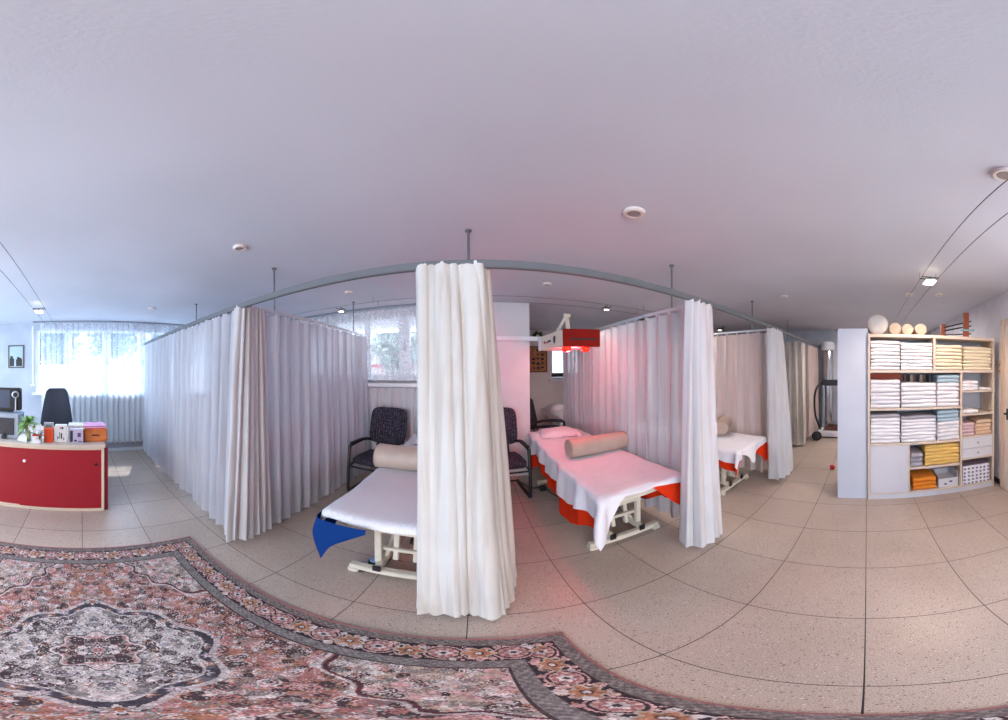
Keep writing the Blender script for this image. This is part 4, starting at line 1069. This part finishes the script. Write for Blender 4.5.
for z0, z1 in ((.21, .12), (.15, .08), (.05, .03)):
    bm = B(); tube(bm, [(.03, -.2, z0), (.13, .14, z1)], .008, 8); finish('rod', bm, M_black, t)
bm = B(); tube(bm, [(-.01, -.22, .09), (-.01, -.05, .085)], .012, 10); finish('pen_tube', bm, mat('pale_blue_plastic', (150, 196, 206), .4), t)

# ------------------------------------------------------------------ treadmill and column at the far right
t = thing('treadmill', 'white treadmill with curved black handrail at the far end of the aisle', 'treadmill', (5.75, .85, 0))
bm = B(); box(bm, -.22, .45, -.42, .27, .03, .17, .03); finish('deck', bm, M_frame, t)
bm = B(); box(bm, -.16, .45, -.3, .15, .17, .18, .003); finish('belt', bm, mat('belt_red_brown', (90, 48, 44), .8), t)
bm = B(); box(bm, -.18, .4, -.38, .24, 0, .04, .003); finish('foot', bm, M_black, t)
for s in (.22, -.36):
    bm = B(); tube(bm, smoothpath([(-.05, s, .17), (-.12, s+.1, .5), (-.15, s+.12, .9), (-.1, s+.08, 1.15), (.05, s, 1.27), (.2, s-.05, 1.28)], 6), .022, 10); finish('handrail', bm, M_black, t)
bm = B(); box(bm, .1, .2, -.38, .22, 1.2, 1.34, .02); finish('console', bm, M_dkgrey, t)
bm = B(); bar(bm, (.15, -.34, .17), (.15, -.34, 1.25), .05, .05, .006); bar(bm, (.15, .18, .17), (.15, .18, 1.25), .05, .05, .006); finish('upright', bm, MATS['silver_plastic'], t)
t = thing('metal_column', 'tall shiny silver column standing behind the treadmill', 'column', (6.08, .95, 0))
bm = B(); lathe(bm, [(0, 0), (.13, 0), (.13, 2.0), (.12, 2.05), (0, 2.06)], 24); finish('shaft', bm, mat('chrome', (200, 200, 204), .15, 1), t)
bm = B(); lathe(bm, [(.13, 2.05), (.17, 2.07), (.17, 2.2), (.12, 2.26), (0, 2.27)], 24); finish('cap', bm, M_frame, t)
t = thing('exercise_wheel', 'black exercise wheel on the floor at the end of the aisle', 'exercise wheel', (5.3, 1.08, .11), R(20))
bm = B(); tube(bm, [(0, math.cos(k*PI/16)*.095, math.sin(k*PI/16)*.095) for k in range(33)], .015, 8, False); finish('tyre', bm, M_black, t)
bm = B(); lathe(bm, [(.0, -.02), (.07, -.012), (.085, 0), (.07, .012), (0, .02)], 24, Matrix.Rotation(PI/2, 4, 'Y')); finish('hub', bm, M_dkgrey, t)
bm = B(); tube(bm, [(-.12, 0, 0), (.12, 0, 0)], .014, 10); finish('handle', bm, M_black, t)
bm = B(); bmesh.ops.create_uvsphere(bm, u_segments=16, v_segments=10, radius=.04)
for v in bm.verts: v.co += Vector((3.72, .52, .042))
tag(finish('red_ball', bm, mat('red_rubber', (200, 30, 44), .4)), 'small red ball on the floor beside the tall white cabinet', 'ball')
# power cord by the heat lamp bed
bm = B(); tube(bm, smoothpath([(.58, 3.3, .006), (.7, 3.05, .006), (.84, 3.02, .006), (.9, 2.8, .006), (.96, 2.6, .03), (1.0, 2.4, .1)], 6), .006, 7); tag(finish('black_cable', bm, M_black), 'black power cord on the floor by the heat lamp bed', 'cord')
bm = B(); box(bm, .78, .86, 2.92, 3.0, 0, .06, .008); tag(finish('power_adapter', bm, M_black), 'small black power adapter on the floor beside the heat lamp bed', 'adapter')

# ------------------------------------------------------------------ oriental rug: fine knotted colours held per vertex
def build_rug():
    x0, x1, y0, y1 = -1.872, .302, -.755, .857
    hx, hy = (x1-x0)/2, (y1-y0)/2; cx, cy = (x0+x1)/2, (y0+y1)/2
    st = .004; nx, ny = int(round(hx/st)), int(round(hy/st))
    X, Y = np.meshgrid((np.arange(nx)+.5)*st, (np.arange(ny)+.5)*st)      # quarter canvas, from the centre outwards
    rs = np.random.RandomState(4)
    def c(*v): return np.array(v, float)
    NAVY, DARK, ROSE, PINK, ORANGE, PALE, GREY, TEAL, BEIGE, RED, OLIVE = c(52, 50, 66), c(72, 56, 60), c(176, 100, 96), c(206, 146, 142), c(190, 112, 72), c(206, 196, 192), c(128, 122, 120), c(112, 132, 134), c(186, 164, 140), c(150, 52, 66), c(128, 116, 88)
    img = np.zeros(X.shape+(3,))
    def noise(s, seed):
        r = np.random.RandomState(seed); g = r.rand(int(hy/s)+3, int(hx/s)+3)
        u, v = X/s, Y/s; i, j = u.astype(int), v.astype(int); fu, fv = u-i, v-j
        fu = fu*fu*(3-2*fu); fv = fv*fv*(3-2*fv)
        return (g[j, i]*(1-fu)+g[j, i+1]*fu)*(1-fv)+(g[j+1, i]*(1-fu)+g[j+1, i+1]*fu)*fv
    def paint(mask, col, a=1.0): img[mask] = img[mask]*(1-a)+col*a
    n1, n2, n3 = noise(.09, 1), noise(.03, 2), noise(.012, 3)
    # field
    img[:] = ROSE; paint(n1 > .55, ORANGE, .6); paint(n1 < .34, PINK, .7); paint(n2 > .76, GREY, .4); paint(n2 < .22, OLIVE, .5)
    def arc(px, py, r, a0, a1, w, col):
        d = np.hypot(X-px, Y-py); an = np.arctan2(Y-py, X-px) % (2*PI)
        a0 %= 2*PI; span = (a1-a0) % (2*PI)
        paint((np.abs(d-r) < w) & (((an-a0) % (2*PI)) < span), col)
    def spiral(px, py, r, a0, w, col, s=1):
        d = np.hypot(X-px, Y-py); an = (s*(np.arctan2(Y-py, X-px)-a0)) % (2*PI)
        for k in (0, 1):
            paint((np.abs(d-r*(1-(an+2*PI*k)/(4.4*PI))) < w) & (d < r*1.05), col)
    def flower(px, py, r, n, cols, a0=0):
        i0, i1 = max(0, int((px-r)/st)), min(nx, int((px+r)/st)+2); j0, j1 = max(0, int((py-r)/st)), min(ny, int((py+r)/st)+2)
        if i1 <= i0 or j1 <= j0: return
        xs, ys = X[j0:j1, i0:i1]-px, Y[j0:j1, i0:i1]-py; d = np.hypot(xs, ys); an = np.arctan2(ys, xs)+a0
        R_ = r*(.74+.26*np.cos(n*an)); sub = img[j0:j1, i0:i1]
        for f, col in zip((1, .78, .45, .2), cols): sub[d < R_*f] = col
    def scatter(mask, num, rmin, rmax, pal, lines):
        js, is_ = np.nonzero(mask)
        if not len(js): return
        for k in range(num):
            q = rs.randint(len(js)); px, py = X[js[q], is_[q]], Y[js[q], is_[q]]
            if rs.rand() < .45: spiral(px, py, rs.uniform(rmin, rmax)*1.9, rs.uniform(0, 6.3), .0032, lines[rs.randint(len(lines))], rs.choice([-1, 1]))
            else:
                p = [pal[rs.randint(len(pal))] for _ in range(4)]; p[0] = lines[rs.randint(len(lines))]; flower(px, py, rs.uniform(rmin, rmax), rs.choice([4, 5, 6, 8]), p, rs.rand()*6)
    bx, by = hx-X, hy-Y; bd = np.minimum(bx, by)
    field = bd > .225
    scatter(field, 1900, .006, .017, [PINK, PALE, ORANGE, ROSE, BEIGE, TEAL], [DARK, ROSE, PALE, PINK, DARK, GREY, ORANGE])
    # corner spandrels: pale ground, dark scalloped edge
    fx, fy = hx-.225, hy-.225
    q = (((fx-X).clip(0)/.50)**1.3+((fy-Y).clip(0)/.34)**1.3)
    q = q+.07*np.cos(7*np.arctan2(fy-Y, fx-X)*2)
    sp = field & (q < 1)
    paint(sp, PALE, .75); paint(sp & (n2 > .6), PINK, .6); paint(sp & (n2 < .3), BEIGE, .7)
    scatter(sp, 520, .006, .014, [ORANGE, TEAL, PINK, PALE, ROSE, BEIGE], [DARK, GREY, PALE, PINK, BEIGE])
    paint(field & (np.abs(q-1) < .022), c(92, 40, 52)); paint(field & (np.abs(q-1.06) < .02), PALE, .8)
    # medallion
    th = np.arctan2(Y/.34, X/.36); m = np.hypot(X/.365, Y/.35)/(1+.05*np.cos(8*th)+.10*np.maximum(0, np.cos(2*th))**6+.06*np.maximum(0, -np.cos(2*th))**8)
    me = m < 1
    paint(m < 1.06, PALE, .8); paint(me, c(64, 60, 74)); paint(me & (n2 > .6), c(110, 104, 116), .7)
    band = me & (m > .89)
    for k in range(9):
        a = k*PI/2/8; rr = .945; flower(rr*.365*math.cos(a), rr*.35*math.sin(a), .027, 6, [c(120, 110, 112), ORANGE if k % 2 else c(178, 160, 176), PALE, ROSE])
    inner = m < .89
    paint(inner, c(178, 172, 170)); paint(inner & (n2 > .62), BEIGE, .7); paint(inner & (n2 < .32), c(150, 150, 160), .8)
    scatter(inner, 620, .005, .013, [ORANGE, PINK, PALE, TEAL, BEIGE, c(160, 156, 176)], [DARK, PALE, GREY, c(96, 90, 100), PALE])
    paint(np.abs(m-.89) < .012, PALE, .9)
    m2 = np.hypot(X/.13, Y/.13)/(1+.12*np.cos(8*th))
    paint(m2 < 1.08, PALE); paint(m2 < 1, PINK); paint((m2 < 1) & (n2 > .5), ROSE, .5); sc = (m2 < .95)
    scatter(sc, 90, .005, .010, [PALE, ORANGE, GREY, PINK], [GREY, DARK, PALE])
    paint(np.abs(m2-1.08) < .03, DARK, .7)
    flower(0, 0, .055, 8, [DARK, PALE, RED, PINK]); flower(0, 0, .032, 8, [NAVY, PINK, RED, PALE])
    # pendants
    for px, py in ((.43, 0), (0, .41)):
        flower(px, py, .042, 6, [NAVY, PALE, ORANGE, RED])
    # borders
    bw = bd <= .225
    along = np.where(bx < by, Y, X)
    paint(bw, GREY)
    g1 = bd < .055; g2 = (bd >= .165) & bw; mn = (bd >= .055) & (bd < .165)
    chk = ((along/.016).astype(int)+(bd/.012).astype(int)) % 2 == 0
    paint(g1 & chk, c(98, 90, 88), .8); paint(g1 & ~chk, c(128, 118, 112), .8); paint(bd < .008, c(150, 92, 92))
    paint(g2 & chk, c(106, 102, 104), .8); paint(g2 & ~chk, c(134, 128, 124), .8)
    for e in (.055, .165, .222): paint(np.abs(bd-e) < .004, DARK)
    paint(mn, c(48, 40, 50))
    # main border: rosettes in ovals and flowers with scrolls between
    P = .21; ph = (along/P+.25) % 1; uu = (ph-.5)*P; vv = bd-.11
    mnm = mn & (bd > .058) & (bd < .162)
    o1 = np.hypot(uu/.056, vv/.046); 
    paint(mnm & (o1 < 1.12), PINK); paint(mnm & (o1 < 1), c(60, 44, 54)); paint(mnm & (o1 < .84), c(206, 160, 146))
    an1 = np.arctan2(vv, uu); paint(mnm & (o1 < .7+.14*np.cos(8*an1)), RED, .55); paint(mnm & (o1 < .42+.1*np.cos(6*an1)), PALE); paint(mnm & (o1 < .18), DARK)
    u2 = ((ph+.5) % 1-.5)*P; o2 = np.hypot(u2/.05, vv/.042); an2 = np.arctan2(vv, u2)
    paint(mnm & (o2 < .95+.2*np.cos(6*an2)), BEIGE); paint(mnm & (o2 < .72+.2*np.cos(6*an2)), ORANGE); paint(mnm & (o2 < .34), c(90, 60, 50)); paint(mnm & (o2 < .2), PALE)
    s1 = np.abs(vv-.040*np.sin(along*2*PI/(P/2))) < .0055; s2 = np.abs(vv+.040*np.sin(along*2*PI/(P/2)+.5)) < .0045
    cl = (o1 > 1.12) & (o2 > .9)
    paint(mnm & s1 & cl, c(204, 160, 148)); paint(mnm & s2 & cl, PALE)
    scatter(mnm & cl, 150, .005, .009, [c(206, 160, 146), PALE, ROSE, BEIGE, ORANGE], [c(206, 160, 146), PINK, PALE])
    # wool variation
    img *= (.82+.36*n3)[..., None]*(.92+.16*rs.rand(*X.shape))[..., None]*.93
    full = np.concatenate([img[::-1], img], 0); full = np.concatenate([full[:, ::-1], full], 1)
    full = full*(.86+.28*rs.rand(*full.shape[:2]))[..., None]
    gm = full.mean(-1, keepdims=True); full = gm+(full-gm)*.7
    full = full*.9+np.array([176, 140, 134])*.10
    f = np.clip(full/255, 0, 1); lin = np.where(f <= .04045, f/12.92, ((f+.055)/1.055)**2.4)
    H, W = lin.shape[:2]
    gx = np.linspace(x0, x1, W+1); gy = np.linspace(y0, y1, H+1); GX, GY = np.meshgrid(gx, gy)
    V = np.stack([GX, GY, .011+.0012*np.sin(GX*7)*np.sin(GY*5)], -1).reshape(-1, 3)
    idx = np.arange((W+1)*(H+1)).reshape(H+1, W+1)
    Fq = np.stack([idx[:-1, :-1], idx[:-1, 1:], idx[1:, 1:], idx[1:, :-1]], -1).reshape(-1, 4)
    me_ = bpy.data.meshes.new('persian_rug'); me_.vertices.add(len(V)); me_.vertices.foreach_set('co', V.astype(np.float32).ravel())
    me_.loops.add(Fq.size); me_.loops.foreach_set('vertex_index', Fq.astype(np.int32).ravel())
    me_.polygons.add(len(Fq)); me_.polygons.foreach_set('loop_start', np.arange(0, Fq.size, 4, dtype=np.int32)); me_.update(calc_edges=True)
    at = me_.color_attributes.new('knots', 'FLOAT_COLOR', 'CORNER')
    col = np.concatenate([lin.reshape(-1, 3), np.ones((H*W, 1))], 1)
    at.data.foreach_set('color', np.repeat(col, 4, 0).astype(np.float32).ravel())
    t = NT('knotted_wool'); a = t.node('ShaderNodeVertexColor'); a.layer_name = 'knots'
    hs = t.node('ShaderNodeHueSaturation'); hs.inputs['Saturation'].default_value = 1.0; t.l.new(a.outputs['Color'], hs.inputs['Color'])
    t.l.new(hs.outputs[0], t.b.inputs['Base Color']); t.b.inputs['Roughness'].default_value = .95; t.b.inputs['Specular IOR Level'].default_value = .1
    me_.materials.append(t.m)
    o = bpy.data.objects.new('persian_rug', me_); COL.objects.link(o)
    tag(o, 'rose and navy oriental rug with a central medallion on the tiled floor', 'rug')
    bm = B(); e = .004
    tube(bm, [(x0, y0, .007), (x1, y0, .007), (x1, y1, .007), (x0, y1, .007), (x0, y0, .007)], .007, 8)
    finish('edge_binding', bm, mat('rug_binding', (150, 96, 96), .9), o)
build_rug()
# ------------------------------------------------------------------ lights
def area(name, loc, rot, sx, sy, power, col, spread=None):
    l = bpy.data.lights.new(name, 'AREA'); l.shape = 'RECTANGLE'; l.size = sx; l.size_y = sy; l.energy = power; l.color = col
    o = bpy.data.objects.new(name, l); COL.objects.link(o); o.location = loc; o.rotation_euler = rot
    return o
def point(name, loc, power, col, r=.05):
    l = bpy.data.lights.new(name, 'POINT'); l.energy = power; l.color = col; l.shadow_soft_size = r
    o = bpy.data.objects.new(name, l); COL.objects.link(o); o.location = loc; return o
LG = dict(left=500, back=520, rear=185, rear2=60, red=20, sun=6)
area('left_daylight', (-6.6, .9, 3.3), (0, R(-62), 0), 3.0, 4.5, LG['left'], (.56, .76, 1))
area('back_daylight', (-1.4, 5.5, 3.4), (R(-62), 0, 0), 4.0, 2.5, LG['back'], (.85, .92, 1))
area('rear_fill', (-3.0, -3.1, 1.5), (R(90), 0, 0), 2.8, 2.2, LG['rear']*.72, (.5, .74, 1))  # added bluish fill behind the camera, no window in the rear wall
area('rear_fill', (-.4, -3.1, 1.5), (R(90), 0, 0), 2.2, 2.2, LG['rear']*.6, (1, .95, .94))  # second added fill, warmer, also without a window
point('lamp_glow', (.97, 2.42, 1.74), LG['red'], (1, .07, .11), .05)
def spot(name, loc, power, col):
    l = bpy.data.lights.new(name, 'SPOT'); l.energy = power; l.color = col; l.shadow_soft_size = .05; l.spot_size = R(150); l.spot_blend = .6
    o = bpy.data.objects.new(name, l); COL.objects.link(o); o.location = loc; return o
spot('aisle_lamp', (2.25, -.58, 2.4), 44, (1, .76, .6))
spot('desk_lamp', (-3.4, -.58, 2.4), 16, (1, .92, .84))
spot('bed_lamp', (1.76, 3.0, 2.42), 30, (1, .86, .76))
spot('third_bed_fill', (3.0, 2.6, 2.42), 34, (1, .88, .82))  # added to brighten the third cubicle's curtain, no fitting hangs here
area('third_bay_fill', (2.2, 2.5, 2.5), (0, 0, 0), .6, .6, 9, (1, .9, .86))
spot('window_lamp', (-1.76, 3.0, 2.42), 10, (1, .9, .8))
area('shelf_side_fill', (1.25, -1.58, 1.4), (R(90), 0, R(-50)), .5, 1.8, 15, (1, .92, .88))  # unseen fill added to brighten the front of the towel shelf
area('aisle_light', (4.6, -.2, 2.5), (0, 0, 0), 1.0, 1.0, 48, (1, .86, .78))
s = bpy.data.lights.new('sun', 'SUN'); s.energy = LG['sun']; s.angle = R(.6); s.color = (1, .97, .92)
so = bpy.data.objects.new('sun', s); COL.objects.link(so); so.rotation_euler = Vector((1.0, -.35, -1.75)).to_track_quat('-Z', 'Y').to_euler()
w = bpy.data.worlds.new('world'); scene.world = w; w.use_nodes = True
bg = w.node_tree.nodes['Background']; bg.inputs[0].default_value = (.78, .88, 1, 1); bg.inputs[1].default_value = 1.7

# ------------------------------------------------------------------ camera
cam = bpy.data.cameras.new('camera'); cam.type = 'PANO'
cam.panorama_type = 'EQUIRECTANGULAR'
S, Y0, ROLL, PITCH, TH0 = 4.3632, 370.4889, -.0069, -.0014, -.1192
cam.longitude_min = -R(504/S); cam.longitude_max = R(504/S)
cam.latitude_max = R(Y0/S); cam.latitude_min = -R((720-Y0)/S)
def conv(d):
    cp, sp = math.cos(PITCH), math.sin(PITCH); d = (d[0], cp*d[1]-sp*d[2], sp*d[1]+cp*d[2])
    c, s_ = math.cos(ROLL), math.sin(ROLL); d = (c*d[0]-s_*d[2], d[1], s_*d[0]+c*d[2])
    u = Vector((math.sin(TH0), math.cos(TH0), 0)); v = Vector((math.cos(TH0), -math.sin(TH0), 0)); D = Vector(d)
    return Vector((D.dot(v), D.dot(u), D.z))
rx, fy, uz = conv((1, 0, 0)), conv((0, 1, 0)), conv((0, 0, 1))
co = bpy.data.objects.new('camera', cam); COL.objects.link(co)
co.matrix_world = Matrix(((rx.x, uz.x, -fy.x, 0), (rx.y, uz.y, -fy.y, 0), (rx.z, uz.z, -fy.z, 1.6), (0, 0, 0, 1)))
scene.camera = co
scene.view_settings.view_transform = 'Standard'
scene.view_settings.exposure = .12
scene.cycles.use_denoising = True
scene.cycles.max_bounces = 10; scene.cycles.transparent_max_bounces = 24; scene.cycles.sample_clamp_indirect = 6
